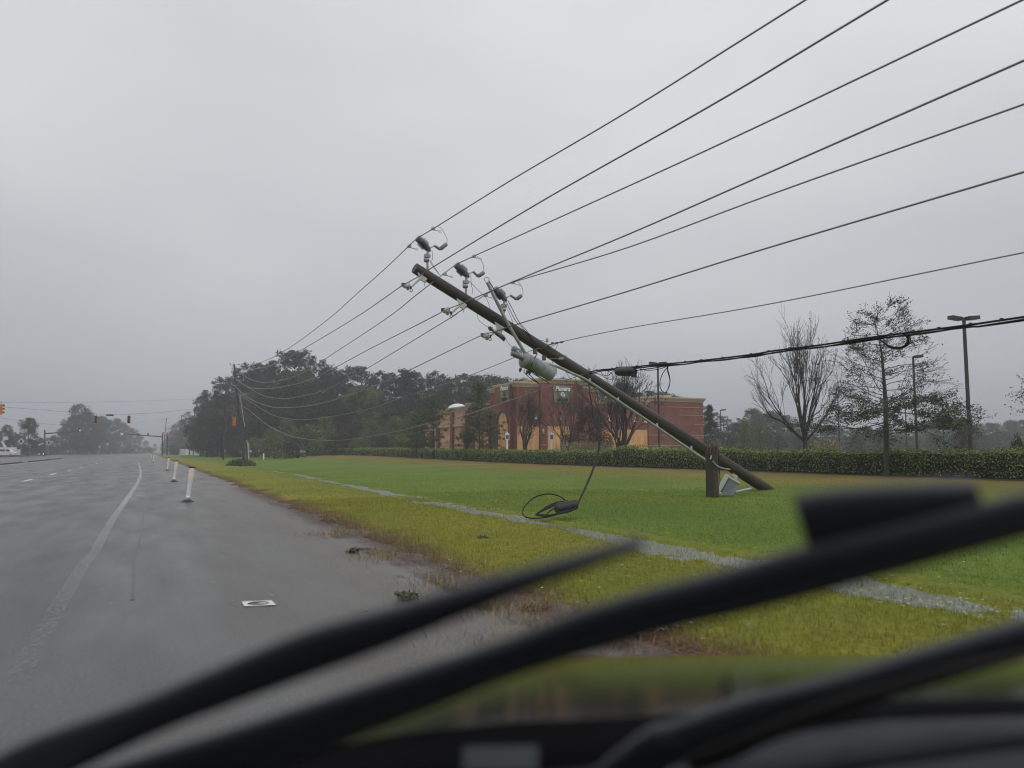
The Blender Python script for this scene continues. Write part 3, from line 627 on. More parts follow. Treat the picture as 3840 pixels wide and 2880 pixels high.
wire('power_line', 'topmost power line, clamped to the outermost grey insulator above the pole top', 'power line', [(1563, 894), (1640, 848), (1923, 672), (2346, 423), (3020, 0)], [(1563, 894), (1530, 925), (1450, 1002), (1340, 1100), (1227, 1200), (1093, 1299), (1010, 1346), (940, 1372), (886, 1385)], .014, 'wire', 0, G)
wire('power_line', 'second power line from the top, crossing in front of the pole end', 'power line', [(1583, 1030), (1600, 1016), (2029, 756), (2664, 397), (3328, 0)], [(1583, 1030), (1504, 1074), (1450, 1112), (1319, 1200), (1138, 1308), (1044, 1360), (980, 1380), (921, 1386), (889, 1383)], .015, 'wire', -.3, G)
wire('power_line', 'third power line, clamped to the middle grey insulator', 'power line', [(1706, 994), (1778, 960), (2240, 751), (2769, 508), (3817, 8)], [(1706, 994), (1654, 1034), (1560, 1107), (1441, 1200), (1229, 1340), (1197, 1363), (1134, 1399), (1062, 1424), (989, 1434), (935, 1421), (900, 1396)], .014, 'wire', .05, G)
wire('power_line', 'fourth power line, upper of the two that nearly meet beside the leaning grey pipe', 'power line', [(1735, 1137), (1944, 1048), (2346, 883), (2875, 651), (3840, 227)], [(1735, 1137), (1671, 1163), (1600, 1200), (1378, 1313), (1265, 1374), (1166, 1421), (1084, 1446), (989, 1458), (926, 1449), (883, 1420)], .015, 'wire', -.3, G)
wire('power_line', 'fifth power line, lower of the two that nearly meet beside the leaning grey pipe', 'power line', [(1857, 1084), (1944, 1052), (2346, 931), (2875, 735), (3840, 391)], [(1857, 1084), (1808, 1113), (1754, 1148), (1697, 1186), (1676, 1200), (1378, 1381), (1310, 1417), (1220, 1462), (1134, 1485), (1053, 1494), (980, 1480), (905, 1437)], .014, 'wire', .0, G)
wire('power_line', 'sixth power line, held by the lowest white stand-off insulator', 'power line', [(1868, 1240), (1955, 1211), (2346, 1095), (2875, 931), (3840, 645)], [(1868, 1240), (1808, 1257), (1700, 1308), (1568, 1372), (1514, 1399), (1396, 1451), (1288, 1489), (1175, 1519), (1084, 1528), (1007, 1523), (926, 1489), (880, 1447)], .015, 'wire', -.3, G)
wire('power_line', 'seventh and thinnest power line, tied to the pole just above the transformer', 'power line', [(2030, 1308), (2092, 1285), (2346, 1232), (2875, 1142), (3840, 947)], [(2030, 1308), (2000, 1312), (1850, 1373), (1700, 1430), (1514, 1489), (1378, 1535), (1242, 1562), (1152, 1573), (1093, 1572), (1016, 1553), (940, 1507), (903, 1482)], .011, 'wire', -.2, G)
wire('phone_cable', 'thin dark phone cable sagging low from the leaning pole to the far pole', 'cable', [], [(2214, 1397), (2157, 1414), (1880, 1513), (1700, 1570), (1600, 1590), (1478, 1620), (1356, 1641), (1265, 1651), (1152, 1647), (1062, 1625), (989, 1584), (935, 1539), (905, 1520)], .012, 'wire', -.2)
s = MB(); pts = [hp(2030, 1309, -.25), hp(2050, 1296, -.25), hp(2070, 1290, -.25), hp(2092, 1285, -.25), hp(2115, 1281, -.25)]
s.tube(cr(pts, 3), .016, 6)
for x, y in ((2072, 1287), (2088, 1286), (2106, 1283)): s.box(hp(x, y, -.25), (.09, .05, .05))
s.tube(cr([hp(2092, 1286, -.3), hp(2065, 1300, -.3), hp(2035, 1310, -.3), hp(2028, 1316, -.28)], 4), .01, 5)
s.build('preformed_grip', 'darkmetal', bpole)
# communication bundle to the right
A = hp(2212, 1397, -.2); B = Vector((NP.x, NP.y, 0))
def bp_(x, y): return plane_pt(x, y, A, B)
ctr = [(2250, 1390), (2330, 1383), (2450, 1371), (2550, 1363), (2620, 1356), (2710, 1346), (2830, 1331), (2900, 1319), (3000, 1307), (3100, 1294), (3290, 1266), (3500, 1240), (3640, 1222), (3840, 1193)]
CT = [A] + [bp_(x, y) for x, y in ctr]; CT.append(CT[-1] + (CT[-1] - CT[-2]).normalized() * 6)
cc = cr(CT, 8)
bun = thing('cable_bundle', 'thick black communication cable bundle running right from the leaning pole', 'cable', A)
s = MB()
s.tube([p + Vector((0, 0, .02)) for p in cc], .020, 8); s.build('main_cable', 'cable', bun)
s = MB(); s.tube([p + Vector((0, -.02, -.022 - .010 * math.sin(i * .42))) for i, p in enumerate(cc)], .018, 7); s.tube([p + Vector((0, .02, -.015 - .022 * max(0, math.sin(i * .23 + 1)))) for i, p in enumerate(cc)], .014, 7); s.build('lashed_cable', 'cable', bun)
s = MB()
for i in range(6, len(cc) - 4, 7): s.box(cc[i] + Vector((0, 0, .035)), (.05, .03, .04))
s.split('cable_clip', 'darkmetal', bun)
s = MB(); a = bp_(2311, 1394); e = bp_(2384, 1394); s.lathe(a, e, [(0, .04), (.04, .10), (.12, .125), (.5, .13), (.85, .125), (.95, .10), (1, .05)], 14)
s.box(e + Vector((-.05, 0, -.10)), (.12, .10, .12), rz=.3); s.tube([a + Vector((0, 0, .12)), e + Vector((.1, 0, .13))], .03, 8); s.build('splice_case', 'rubber', bun)
s = MB(); s.tube(cr([bp_(2219, 1398), bp_(2250, 1404), bp_(2275, 1419), (bp_(2296, 1422)), bp_(2299, 1408), bp_(2288, 1396), bp_(2262, 1384), bp_(2254, 1394), bp_(2262, 1406), bp_(2280, 1408), bp_(2300, 1392)], 5), .010, 6)
s.tube(cr([bp_(2380, 1390), bp_(2440, 1382), bp_(2500, 1372)], 5), .014, 6); s.tube(cr([bp_(2400, 1384), bp_(2435, 1389), bp_(2480, 1382), bp_(2510, 1368)], 5), .010, 6)
s.tube(cr([bp_(2512, 1368), bp_(2499, 1382), bp_(2483, 1405), (bp_(2474, 1440)), bp_(2483, 1467), bp_(2496, 1472), bp_(2508, 1452), bp_(2512, 1425), bp_(2504, 1395), bp_(2502, 1376), bp_(2512, 1368)], 5), .011, 6)
s.tube(cr([bp_(2512, 1369), bp_(2504, 1382), (bp_(2513, 1425)), bp_(2506, 1455)], 5), .011, 6)
s.split('cable_loop', 'cable', bun)
s = MB()
for k, (ex, ey) in enumerate(((0, 0), (6, 3), (-5, -3))):
    s.tube(cr([bp_(3291, 1266), bp_(3312, 1283), bp_(3335, 1300 + ey), bp_(3372, 1306 + ey), bp_(3400 + ex, 1292), bp_(3408 + ex, 1272), bp_(3396 + ex, 1255), bp_(3370, 1251), bp_(3330, 1258), bp_(3292, 1265)], 6), .012, 6)
s.split('coiled_slack', 'cable', bun)
# hanging cable and coil on the grass
coilp = at(2140, 1925, 16.6)
hang = [(2207, 1440, pD(2207) - .35), (2217, 1505, 23.4), (2232, 1580, 22.8), (2244, 1650, 22.3), (2245, 1680, 22.1), (2228, 1745, 21.6), (2200, 1815, 21.1), (2166, 1892, 20.6)]
D0 = 17.0
hang = [(x, y, hang[0][2] + (D0 - hang[0][2]) * (y - 1440) / 452) for x, y, _ in hang]
coil = thing('hanging_cable', 'black cable hanging from the leaning pole down to a tangled coil on the lawn', 'cable', coilp)
s = MB(); s.tube(cr([at(*p) for p in hang], 6), .019, 7); s.tube(cr([at(x + (3 if 2 < i < 7 else 0), y, D) for i, (x, y, D) in enumerate(hang)], 6), .014, 7); s.build('drop_cable', 'cable', coil)
def gl(x, y, up=0.0):
    return at(x, y, 16.35 + (1943 - y) * .012)
s = MB(); s.tube(cr([gl(*p) for p in [(2120, 1876), (2100, 1862), (2070, 1853), (2040, 1854), (2005, 1865), (1975, 1890), (1960, 1915), (1962, 1930), (1975, 1940), (1995, 1943), (2030, 1942), (2060, 1937), (2100, 1925), (2130, 1908), (2140, 1890), (2125, 1877)]], 6), .014, 7); s.build('large_loop', 'cable', coil)
s = MB()
for k in range(7):
    s.tube(cr([gl(*p) for p in [(2118 - k, 1879 + k * 1.3), (2085, 1884 + k * 1.6), (2050, 1900 + k * 1.5), (2022 - k, 1920 + k), (2010 + k * 5, 1931), (2050 + k * 5, 1935 - k), (2100 + k * 4, 1922 - k), (2140, 1905 - k * 2), (2162, 1892 + k * 1.5), (2155, 1885 - k), (2130, 1880 + k)]], 4), .014, 6)
for k in range(6):
    s.tube(cr([gl(*p) for p in [(2130 + k * 3, 1882), (2152 + k, 1886), (2162, 1896 + k), (2145, 1910 + k), (2115, 1918 + k), (2090, 1918 + k * 1.5), (2086 + k, 1904), (2100 + k * 3, 1893), (2130, 1884)]], 4), .016, 6)
s.tube(cr([gl(*p) for p in [(2048, 1931), (2060, 1918), (2085, 1902), (2108, 1890)]], 4), .012, 6)
s.build('coil', 'cable', coil)
s = MB(); c = gl(2132, 1903); s.add([], []); 
for k in range(9):
    a = gl(2092 + k * 8, 1908 - k * 1.5); s.lathe(a + Vector((0, -.02, -.09)), a + Vector((0, .05, .12)), [(0, .02), (.2, .075), (.8, .075), (1, .02)], 8)
s.build('cable_wrap', 'rubber', coil)

# ================================================================== POSTS
def delineator(px, py, toppx, h=1.03, label='', first=[None]):
    p = gp(px, py); lean = (toppx - px) / 140. * 0 
    if first[0] is None:
        t = thing('delineator_post', label, 'delineator post', (0, 0, 0), 'delineator posts along the shoulder')
        s = MB(); s.lathe((0, 0, .0), (0, 0, .075), [(0, .19), (.25, .19), (.3, .15), (.8, .11), (1, .07)], 20); s.build('base', 'rubber', t)
        s = MB(); s.lathe((0, 0, .06), (.105, 0, 1.03), [(0, .05), (.06, .052), (.065, .065), (.1, .065), (.11, .052), (.15, .062), (.6, .068), (.62, .075), (.97, .083), (1, .079)], 16); s.build('tube', 'white', t)
        s = MB(); s.lathe((.066, 0, .665), (.105, 0, 1.0), [(0, .0775), (.94, .0855), (1, .0845)], 16); s.build('reflective_band', 'reflect', t)
        s = MB(); s.lathe((.1035, 0, 1.0), (.108, 0, 1.05), [(0, .090), (.8, .090), (1, .075)], 16); s.build('cap', 'rubber', t)
        first[0] = t; t.location = p; t['label'] = label; return t
    return copy_tree(first[0], p, 0, 1, label)
wh = ['nearest white delineator post with black cap and base', 'second nearest delineator post with orange band', 'third delineator post with orange band beside the grass edge', 'fourth delineator post, nearest of the far cluster', 'fifth delineator post in the far cluster', 'sixth delineator post in the far cluster', 'farthest faint delineator post in the haze']
for i, (px, py) in enumerate([(703, 1882), (652, 1806), (627, 1764), (573, 1734), (567, 1722), (562, 1716), (555, 1707)]): delineator(px, py, px + 12, 1.03, wh[i])

# ================================================================== TREES
def grow(s, leafpts, p, d, length, rad, depth, r, spread, kids, upb, n=5, taper=.62, leaf_from=1, wob=.12, minr=.004):
    pts = [p]; rads = [rad]; q_ = p.copy(); dd = d.copy()
    for i in range(3):
        dd = (dd + Vector((r.gauss(0, wob), r.gauss(0, wob), r.gauss(0, wob) + upb))).normalized(); q_ = q_ + dd * length / 3; pts.append(q_.copy()); rads.append(max(minr, rad * (1 - (1 - taper) * (i + 1) / 3)))
    s.tube(pts, rads, n if depth > 1 else 3, False)
    if depth <= leaf_from: leafpts.append((pts[1], dd)); leafpts.append((pts[2], dd)); leafpts.append((pts[3], dd))
    if depth == 0: return
    for k in range(kids):
        t = r.uniform(.35, 1.) if k else 1.; i = min(2, int(t * 3)); b0 = pts[i].lerp(pts[i + 1], t * 3 - i) if t < 1 else pts[3]
        sd_ = Vector((r.gauss(0, 1), r.gauss(0, 1), r.gauss(0, .5))).normalized(); nd = (dd + sd_ * spread * (r.uniform(.6, 1.2) if k else .5)).normalized()
        grow(s, leafpts, b0, nd, length * r.uniform(.62, .85), rads[i + 1 if t < 1 else 3] * (.6 if k else .85), depth - 1, r, spread, kids, upb, n, taper, leaf_from, wob, minr)
def leafcloud(lf, pts, n, jit, sz, r, asp=.5):
    for p, d in pts:
        for k in range(n):
            c = p + Vector((r.gauss(0, jit), r.gauss(0, jit), r.gauss(0, jit))); x = Vector((r.gauss(0, 1), r.gauss(0, 1), r.gauss(0, 1))).normalized(); y = x.orthogonal().normalized(); z = x.cross(y); an = r.random() * 6.28
            y = y * math.cos(an) + z * math.sin(an); q_ = sz * r.uniform(.6, 1.3); lf.add([c - x * q_, c - y * q_ * asp, c + x * q_, c + y * q_ * asp], [(0, 1, 2, 3)])
def clumpcrown(lf, br, h, w, z0, K, n, sz, r, shape='round', cl=1.0, trunk_r=.25, flat=.7):
    """crown of leaf clumps inside an uneven envelope, limbs reach the clumps"""
    lean = Vector((r.gauss(0, .03), r.gauss(0, .03), 0)) * h
    br.tube([Vector((0, 0, -.3)), Vector((0, 0, h * .35)) + lean * .3, Vector((0, 0, h * .93)) + lean], [trunk_r, trunk_r * .75, trunk_r * .12], 7, False)
    for k in range(K):
        t = r.random() ** .85; z = z0 + (h - z0) * t
        if shape == 'round': e = math.sqrt(max(.02, 1 - (2 * t - .85) ** 2 / 1.35))
        elif shape == 'cone': e = 1.05 - t * .95
        elif shape == 'pine': e = math.sqrt(max(.05, 1 - (2 * t - 1.05) ** 2))
        else: e = .9
        an = r.random() * 6.283; q_ = w * .5 * e * (r.random() ** .45) * r.uniform(.75, 1.12)
        c = Vector((math.cos(an) * q_, math.sin(an) * q_, z)) + lean * (z / h)
        zb = max(z0 * .6, z - q_ * .5); br.tube([Vector((0, 0, zb)) + lean * (zb / h), c.lerp(Vector((0, 0, z)), .4), c], [trunk_r * .3, trunk_r * .16, .02], 4, False)
        cs = cl * r.uniform(.6, 1.35)
        for j in range(n):
            d = Vector((r.gauss(0, 1), r.gauss(0, 1), r.gauss(0, 1))).normalized() * cs * r.uniform(.35, 1.) ; d.z *= flat
            x = Vector((r.gauss(0, 1), r.gauss(0, 1), r.gauss(0, .7))).normalized(); y = x.orthogonal().normalized(); zz = x.cross(y); a2 = r.random() * 6.28; y = y * math.cos(a2) + zz * math.sin(a2)
            q2 = sz * r.uniform(.5, 1.3); p = c + d; lf.add([p - x * q2, p - y * q2 * .6, p + x * q2, p + y * q2 * .6], [(0, 1, 2, 3)])
PROTO = {}
def proto(key, fn, bark, leaf):
    br = MB(); lf = MB(); fn(br, lf); PROTO[key] = (br.mesh(key + '_trunk'), lf.mesh(key + '_crown')); PROTO[key][0].materials.append(M[bark]); PROTO[key][1].materials.append(M[leaf])
for i in range(4):
    r = random.Random(100 + i); proto('pine%d' % i, lambda b_, l_: clumpcrown(l_, b_, 20, [7, 8.5, 6.5, 9][i], [10, 8, 11, 9][i], 40, 70, .23, r, 'pine', 1.25, .22, .6), 'bark', 'leaf_pine')
for i in range(4):
    r = random.Random(200 + i); proto('oak%d' % i, lambda b_, l_: clumpcrown(l_, b_, 14, [9, 11, 8, 10][i], [2.5, 1.5, 3, 2][i], 80, 85, .22, r, 'round', 1.4, .25, .75), 'bark', ['leaf_oak', 'leaf_oak', 'leaf_olive', 'leaf_brown'][i])
for i in range(2):
    r = random.Random(300 + i); proto('bush%d' % i, lambda b_, l_: clumpcrown(l_, b_, 5, 6.5, .2, 40, 55, .20, r, 'round', 1.0, .12, .75), 'bark', ['leaf_olive', 'leaf_oak'][i])
r = random.Random(310); proto('cone0', lambda b_, l_: clumpcrown(l_, b_, 12, 6, 1.6, 150, 60, .13, r, 'cone', .8, .16, .7), 'bark', 'leaf_oak')
M['leaf_mid'] = mat('mid_green_foliage', (.085, .115, .038), .55, island=.6, spec=.2)
for i in range(2):
    r = random.Random(320 + i); proto('cone%d' % (i + 1), lambda b_, l_: clumpcrown(l_, b_, 12, 8.2, 2.2, 95, 60, .13, r, ['round', 'cone'][i], .75, .16, .55), 'bark', 'leaf_mid')
def tree(name, key, base, h, label, group=None, ws=1., rz=None, cat='tree', href=None):
    hr = href or {'pine': 20.6, 'oak': 14.8, 'bush': 5.6, 'cone': 12.4}[key[:4] if key[:4] in ('pine', 'bush', 'cone') else 'oak']
    t = thing(name, label, cat, base, group, rnd.random() * 6.28 if rz is None else rz); k = h / hr; t.scale = (k * ws, k * ws, k)
    for nm, me in zip(('trunk', 'crown'), PROTO[key]):
        o = bpy.data.objects.new(nm, me); COL.objects.link(o); o.parent = t
    return t
def sil(tab, px):
    for (a, ya), (b_, yb) in zip(tab, tab[1:]):
        if a <= px <= b_: return ya + (yb - ya) * (px - a) / (b_ - a)
    return tab[-1][1] if px > tab[-1][0] else tab[0][1]
GW = 'trees of the wood behind the lawn'
SIL = [(745, 1520), (760, 1470), (790, 1430), (822, 1405), (860, 1400), (900, 1362), (958, 1362), (1016, 1345), (1062, 1303), (1110, 1303), (1152, 1331), (1202, 1340), (1242, 1363), (1290, 1378), (1360, 1362), (1400, 1388), (1460, 1400), (1545, 1374), (1604, 1384), (1695, 1400), (1760, 1395), (1880, 1402), (1960, 1415), (2130, 1416), (2260, 1430), (2395, 1452), (2520, 1468), (2600, 1485)]
px = 762
k = 0
while px < 2600:
    f = ss(745, 1500, px); D = 215 - 45 * f + rnd.uniform(-6, 6) if px > 900 else rnd.uniform(205, 235)
    if px > 1700: D = 185 + rnd.uniform(-8, 8)
    y = sil(SIL, px) + rnd.uniform(-4, 12); top = at(px, y, D).z; b0 = drop(px, D); h = top - b0.z
    key = 'pine%d' % rnd.randrange(4) if rnd.random() < .72 else 'oak%d' % rnd.choice([0, 1, 0])
    tree('pine_tree' if key[0] == 'p' else 'broadleaf_tree', key, b0, h, 'tall dark pine with an open crown rising from the wood behind the lawn' if key[0] == 'p' else 'tall rounded broadleaf tree standing among the pines of the wood', GW, ws=.9 if key[0] == 'p' else .75); px += rnd.uniform(24, 40)
# lower fill of the wood
px = 752
while px < 2560:
    D = rnd.uniform(160, 178) if px > 980 else rnd.uniform(190, 215)
    y = sil(SIL, px); hh = (1692 - y) * rnd.uniform(.5, .78); b0 = drop(px, D); h = at(px, 1692 - hh, D).z - b0.z
    tree('broadleaf_tree', 'oak%d' % rnd.choice([0, 1, 0, 2, 3]), b0, h, 'mid height broadleaf tree filling the front of the wood', 'mid height trees of the wood', ws=1.0); px += rnd.uniform(30, 46)
for px, D, y, key in [(800, 200, 1640, 'bush1'), (1010, 150, 1600, 'oak2'), (1075, 146, 1570, 'oak2'), (1150, 140, 1590, 'bush0'), (1215, 148, 1560, 'oak2'), (1310, 140, 1585, 'oak3'), (1400, 138, 1570, 'oak2'), (1475, 135, 1560, 'oak2'), (1540, 130, 1540, 'oak2'), (960, 165, 1640, 'bush0'), (1030, 138, 1630, 'bush0'), (1100, 130, 1642, 'bush1'), (1260, 132, 1640, 'bush1'), (1350, 128, 1640, 'bush0'), (1440, 126, 1635, 'bush1'), (1500, 122, 1630, 'bush0'), (880, 185, 1645, 'bush1'), (1200, 136, 1640, 'bush0'), (1560, 118, 1640, 'bush1')]:
    b0 = drop(px, D); h = at(px, y, D).z - b0.z
    tree('shrub' if key[0] == 'b' else 'broadleaf_tree', key, b0, h, 'olive shrub thicket at the foot of the wood' if key[0] == 'b' else 'light olive tree in front of the dark wood', 'shrubs at the foot of the wood' if key[0] == 'b' else 'light olive trees before the wood', ws=1.15, cat='shrub' if key[0] == 'b' else 'tree')
px = 752
while px < 2600:
    D = rnd.uniform(235, 265); y = 1692 - (1692 - sil(SIL, px)) * rnd.uniform(.45, .7); b0 = drop(px, D); h = at(px, y, D).z - b0.z
    tree('broadleaf_tree', 'oak%d' % rnd.choice([0, 1]), b0, h, 'broadleaf tree deep in the wood behind the front rows', 'trees deep in the wood', ws=1.3); px += rnd.uniform(26, 38)
# far roadside rows
def row(tab, label, name, group, keys, ws=1.):
    for px, y, D in tab:
        b0 = drop(px, D); h = max(2, at(px, y, D).z - b0.z); tree(name, rnd.choice(keys), b0, h, label, group, ws=ws)
row([(700, 1538, 430), (672, 1578, 460), (735, 1560, 400), (655, 1610, 520), (640, 1618, 600), (745, 1600, 380), (715, 1580, 370), (690, 1600, 380), (630, 1640, 700)], 'hazy tree on the right of the road behind the white fence', 'roadside_tree', 'hazy trees on the right side of the road', ['oak0', 'oak1', 'pine1'], 1.1)
row([(18, 1590, 250), (-20, 1600, 260), (60, 1625, 280), (105, 1562, 230), (150, 1640, 260), (235, 1600, 340), (262, 1560, 350), (292, 1512, 350), (325, 1545, 360), (345, 1560, 390), (375, 1556, 420), (405, 1572, 450), (432, 1566, 480), (462, 1588, 520), (490, 1602, 560), (520, 1625, 640), (200, 1630, 320), (175, 1640, 330), (40, 1640, 240), (80, 1640, 260), (130, 1650, 280), (545, 1650, 760), (350, 1620, 400), (300, 1610, 380), (580, 1662, 900), (610, 1660, 900)], 'hazy broad tree on the far left side of the road', 'roadside_tree', 'hazy trees on the left side of the road', ['oak0', 'oak1', 'oak0', 'oak3'], .85)
row([(x, 1672 + (x * 7) % 9, 235 + x * .5) for x in range(-20, 560, 24)] + [(x, 1668, 330) for x in range(640, 760, 20)], 'low hazy undergrowth along the far roadside', 'roadside_shrub', 'low undergrowth along the far road', ['bush0', 'bush1'], 1.6)
# right background belt
SR = [(2640, 1512), (2690, 1530), (2720, 1560), (2760, 1570), (2800, 1545), (2835, 1512), (2860, 1560), (2900, 1530), (2945, 1540), (2980, 1575), (3050, 1590), (3150, 1600), (3250, 1600), (3350, 1595), (3450, 1580), (3540, 1550), (3600, 1560), (3680, 1590), (3740, 1575), (3790, 1565), (3860, 1570)]
px = 2645
while px < 3900:
    D = 190 + (px - 2645) / 1200 * 90 + rnd.uniform(-10, 10); y = sil(SR, px) + rnd.uniform(-3, 14); b0 = drop(px, D); h = at(px, y, D).z - b0.z
    tree('distant_tree', rnd.choice(['oak0', 'oak1', 'pine1', 'pine3', 'oak2']), b0, h, 'hazy distant tree beyond the parking lot', 'hazy trees beyond the parking lot', ws=1.1); px += rnd.uniform(26, 42)
px = 2650
while px < 3900:
    D = 150 + (px - 2645) / 1200 * 70 + rnd.uniform(-10, 10); y = 1640 + rnd.uniform(-22, 14); b0 = drop(px, D); h = at(px, y, D).z - b0.z
    tree('distant_tree', rnd.choice(['oak0', 'oak2', 'bush1', 'bush0']), b0, h, 'low hazy tree at the far edge of the parking lot', 'low hazy trees at the far edge of the parking lot', ws=1.4); px += rnd.uniform(40, 60)
for px, D, y, lab in [(2665, 120, 1515, 'feathery grey green tree just right of the brick building'), (2790, 125, 1575, 'small olive tree behind the hedge right of the lantern'), (2850, 130, 1590, 'bushy olive tree left of the bare tree')]:
    b0 = drop(px, D); tree('broadleaf_tree', 'oak2' if px > 2700 else 'cone0', b0, at(px, y, D).z - b0.z, lab)
b0 = drop(3822, 42); tree('shrub', 'bush1', b0, at(3822, 1632, 42).z - b0.z, 'dark round shrub above the hedge at the right edge', None, .5, cat='shrub')
b0 = drop(3610, 95); tree('broadleaf_tree', 'oak3', b0, at(3610, 1560, 95).z - b0.z, 'brown and olive young tree between the two tall lamp poles', None, .9)

px = 2640
while px < 3900:
    D = 260 + rnd.uniform(-10, 30); y = 1628 + rnd.uniform(-12, 14); b0 = drop(px, D); h = at(px, y, D).z - b0.z
    tree('distant_tree', rnd.choice(['oak0', 'oak1']), b0, h, 'faint tree in the farthest row beyond the parking lot', 'farthest trees beyond the parking lot', ws=1.7); px += rnd.uniform(28, 40)
# --- individual garden trees
def special(name, label, base, h, seed, mode, leafm, bark='bark', **kw):
    t = thing(name, label, 'tree', base); r = random.Random(seed); br = MB(); lf = MB(); pts = []
    B0 = Vector(base)
    if mode == 'vase':
        tr_ = kw.get('tr', .12); th = kw.get('th', .16) * h
        br.tube([B0 + Vector((0, 0, -.2)), B0 + Vector((.02, 0, th * .6)), B0 + Vector((0, 0, th))], [tr_ * 1.15, tr_, tr_ * .95], 8, False)
        for k in range(kw.get('limbs', 7)):
            an = k * 2.4 + r.random() * .5; sp = kw.get('spread', .42) * r.uniform(.35, 1.15); d = Vector((math.cos(an) * sp, math.sin(an) * sp, 1)).normalized()
            grow(br, pts, B0 + Vector((0, 0, th * r.uniform(.8, 1))), d, h * kw.get('k', .32) * r.uniform(.8, 1.1), tr_ * .55, kw.get('dep', 4), r, .42, 3, .07, 5, .62, 1, kw.get('wob', .13), kw.get('minr', .006))
        for (dx, dy, kk) in kw.get('low', []):
            grow(br, pts, B0 + Vector((0, 0, th * .9)), Vector((dx, dy, .9)).normalized(), h * .30 * kk, tr_ * .5, 4, r, .42, 3, .06, 5, .62, 1, .12, .009)
        leafcloud(lf, [p for p in pts if r.random() < kw.get('leafp', .3)], kw.get('ln', 2), kw.get('jit', .08), kw.get('ls', .05), r)
    else:
        tr_ = kw.get('tr', .11); top = B0 + Vector((-.03 * h, 0, h * .97)); 
        br.tube([B0 + Vector((0, 0, -.2)), B0 + Vector((.01 * h, 0, h * .45)), B0 + Vector((0, 0, h * .75)), top], [tr_ * 1.2, tr_ * .85, tr_ * .4, .008], 9, False)
        nb = kw.get('nb', 46)
        for k in range(nb):
            f = kw.get('f0', .24) + (1 - kw.get('f0', .24)) * (k / nb); z = h * f; an = k * 2.399 + r.random() * .6
            ln = kw.get('w', .30) * h * (1 - f * .72) * r.uniform(.65, 1.15); up = .05 + .75 * max(0, f - .35)
            d = Vector((math.cos(an), math.sin(an), up + r.gauss(0, .1))).normalized()
            grow(br, pts, B0 + Vector((0, 0, z)), d, ln * .62, tr_ * .30 * (1 - f * .6), 3, r, .55, 3, .01, 4, .6, 1, .14, kw.get('minr', .004))
        zt = h * kw.get('bare', .75)
        P2 = [p for p in pts if r.random() < (kw.get('leafp', .8) if p[0].z - B0.z < zt * .75 else kw.get('leafp2', .25))]
        leafcloud(lf, P2, kw.get('ln', 3), kw.get('jit', .09), kw.get('ls', .05), r)
    br.build('trunk', bark, t); lf.build('crown', leafm, t); return t
b0 = drop(3020, 46); special('bare_tree', 'nearly bare vase shaped tree behind the hedge with a wide low branch to the left', b0, 7.7, 5, 'vase', 'leaf_sparse', tr=.22, limbs=9, spread=.46, leafp=.16, ln=3, ls=.05, minr=.010, th=.24, wob=.12, dep=4, k=.33, low=[(-1.5, .1, 1.1), (1.2, -.1, .9), (-.7, .5, 1.)]).scale = (.62, .62, 1)
b0 = drop(3322, 35.2); b0.z = .5; special('young_oak', 'young oak in front of the hedge, leafy below and bare on top', b0, at(3280, 1180, 35.2).z - .5, 8, 'leader', 'leaf_live', 'bark_green', tr=.10, nb=58, w=.40, ln=9, ls=.046, leafp=.9, leafp2=.09, jit=.09, minr=.006, bare=.66).scale = (1.15, 1.15, 1)
b0 = drop(4150, 30); b0.z = .45; special('young_oak', 'young oak at the right edge with only branch tips in view', b0, 6.0, 21, 'leader', 'leaf_live', 'bark_green', tr=.10, nb=44, w=.50, ln=5, ls=.05, leafp=.9, leafp2=.7, jit=.10, f0=.45)
b0 = drop(1968, 79); special('bare_tree', 'bare vase shaped tree in front of the building corner between the two signs', b0, at(1968, 1455, 79).z - b0.z, 31, 'vase', 'leaf_brown', tr=.14, limbs=8, spread=.55, leafp=.2, ln=2, ls=.05, minr=.010)
b0 = drop(2128, 74); special('bare_tree', 'thin bare tree in front of the wall below the framed front sign', b0, at(2128, 1450, 74).z - b0.z, 35, 'vase', 'leaf_brown', tr=.12, limbs=7, spread=.50, leafp=.15, ln=2, ls=.05, minr=.009)
b0 = drop(2318, 69); special('bare_tree', 'bare tree with an upswept branch before the wide plywood panel', b0, at(2318, 1460, 69).z - b0.z, 41, 'vase', 'leaf_brown', tr=.13, limbs=6, spread=.60, leafp=.15, ln=2, ls=.05, minr=.009)
b0 = drop(2341, 67); special('bare_tree', 'thick trunked tree with browned wind blown leaves just behind the leaning pole', b0, at(2370, 1380, 67).z - b0.z, 43, 'vase', 'leaf_brown', tr=.19, limbs=9, spread=.60, leafp=.25, ln=3, ls=.055, minr=.010)
b0 = drop(1745, 84); special('bare_sapling', 'small bare sapling before the peach wall at the left end of the building', b0, 3.4, 47, 'vase', 'leaf_brown', tr=.07, limbs=6, spread=.5, leafp=.25, ln=2, ls=.05, minr=.010)
b0 = drop(2150, 75.5); special('leafy_tree', 'dark leafy tree with brown tips left of the plywood panels', b0 + Vector((1.6, 0, 0)), at(2215, 1540, 75).z - b0.z, 51, 'leader', 'leaf_brown', tr=.10, nb=34, w=.5, ln=5, ls=.07, leafp=.7, leafp2=.5, jit=.16, minr=.01)
b0 = drop(1629, 95); t = tree('evergreen_tree', 'cone1', b0, at(1629, 1470, 95).z - b0.z, 'dark evergreen in front of the left end of the building', None, .95)
b0 = drop(1799, 82); t = tree('evergreen_tree', 'cone2', b0, at(1799, 1432, 82).z - b0.z, 'tall conical dark evergreen left of the arched plywood window', None, 1.05, 2.)
b0 = drop(1842, 80); t = tree('leafy_tree', 'cone1', b0, at(1842, 1530, 80).z - b0.z, 'low round browned tree beside the arched plywood window', None, .95)
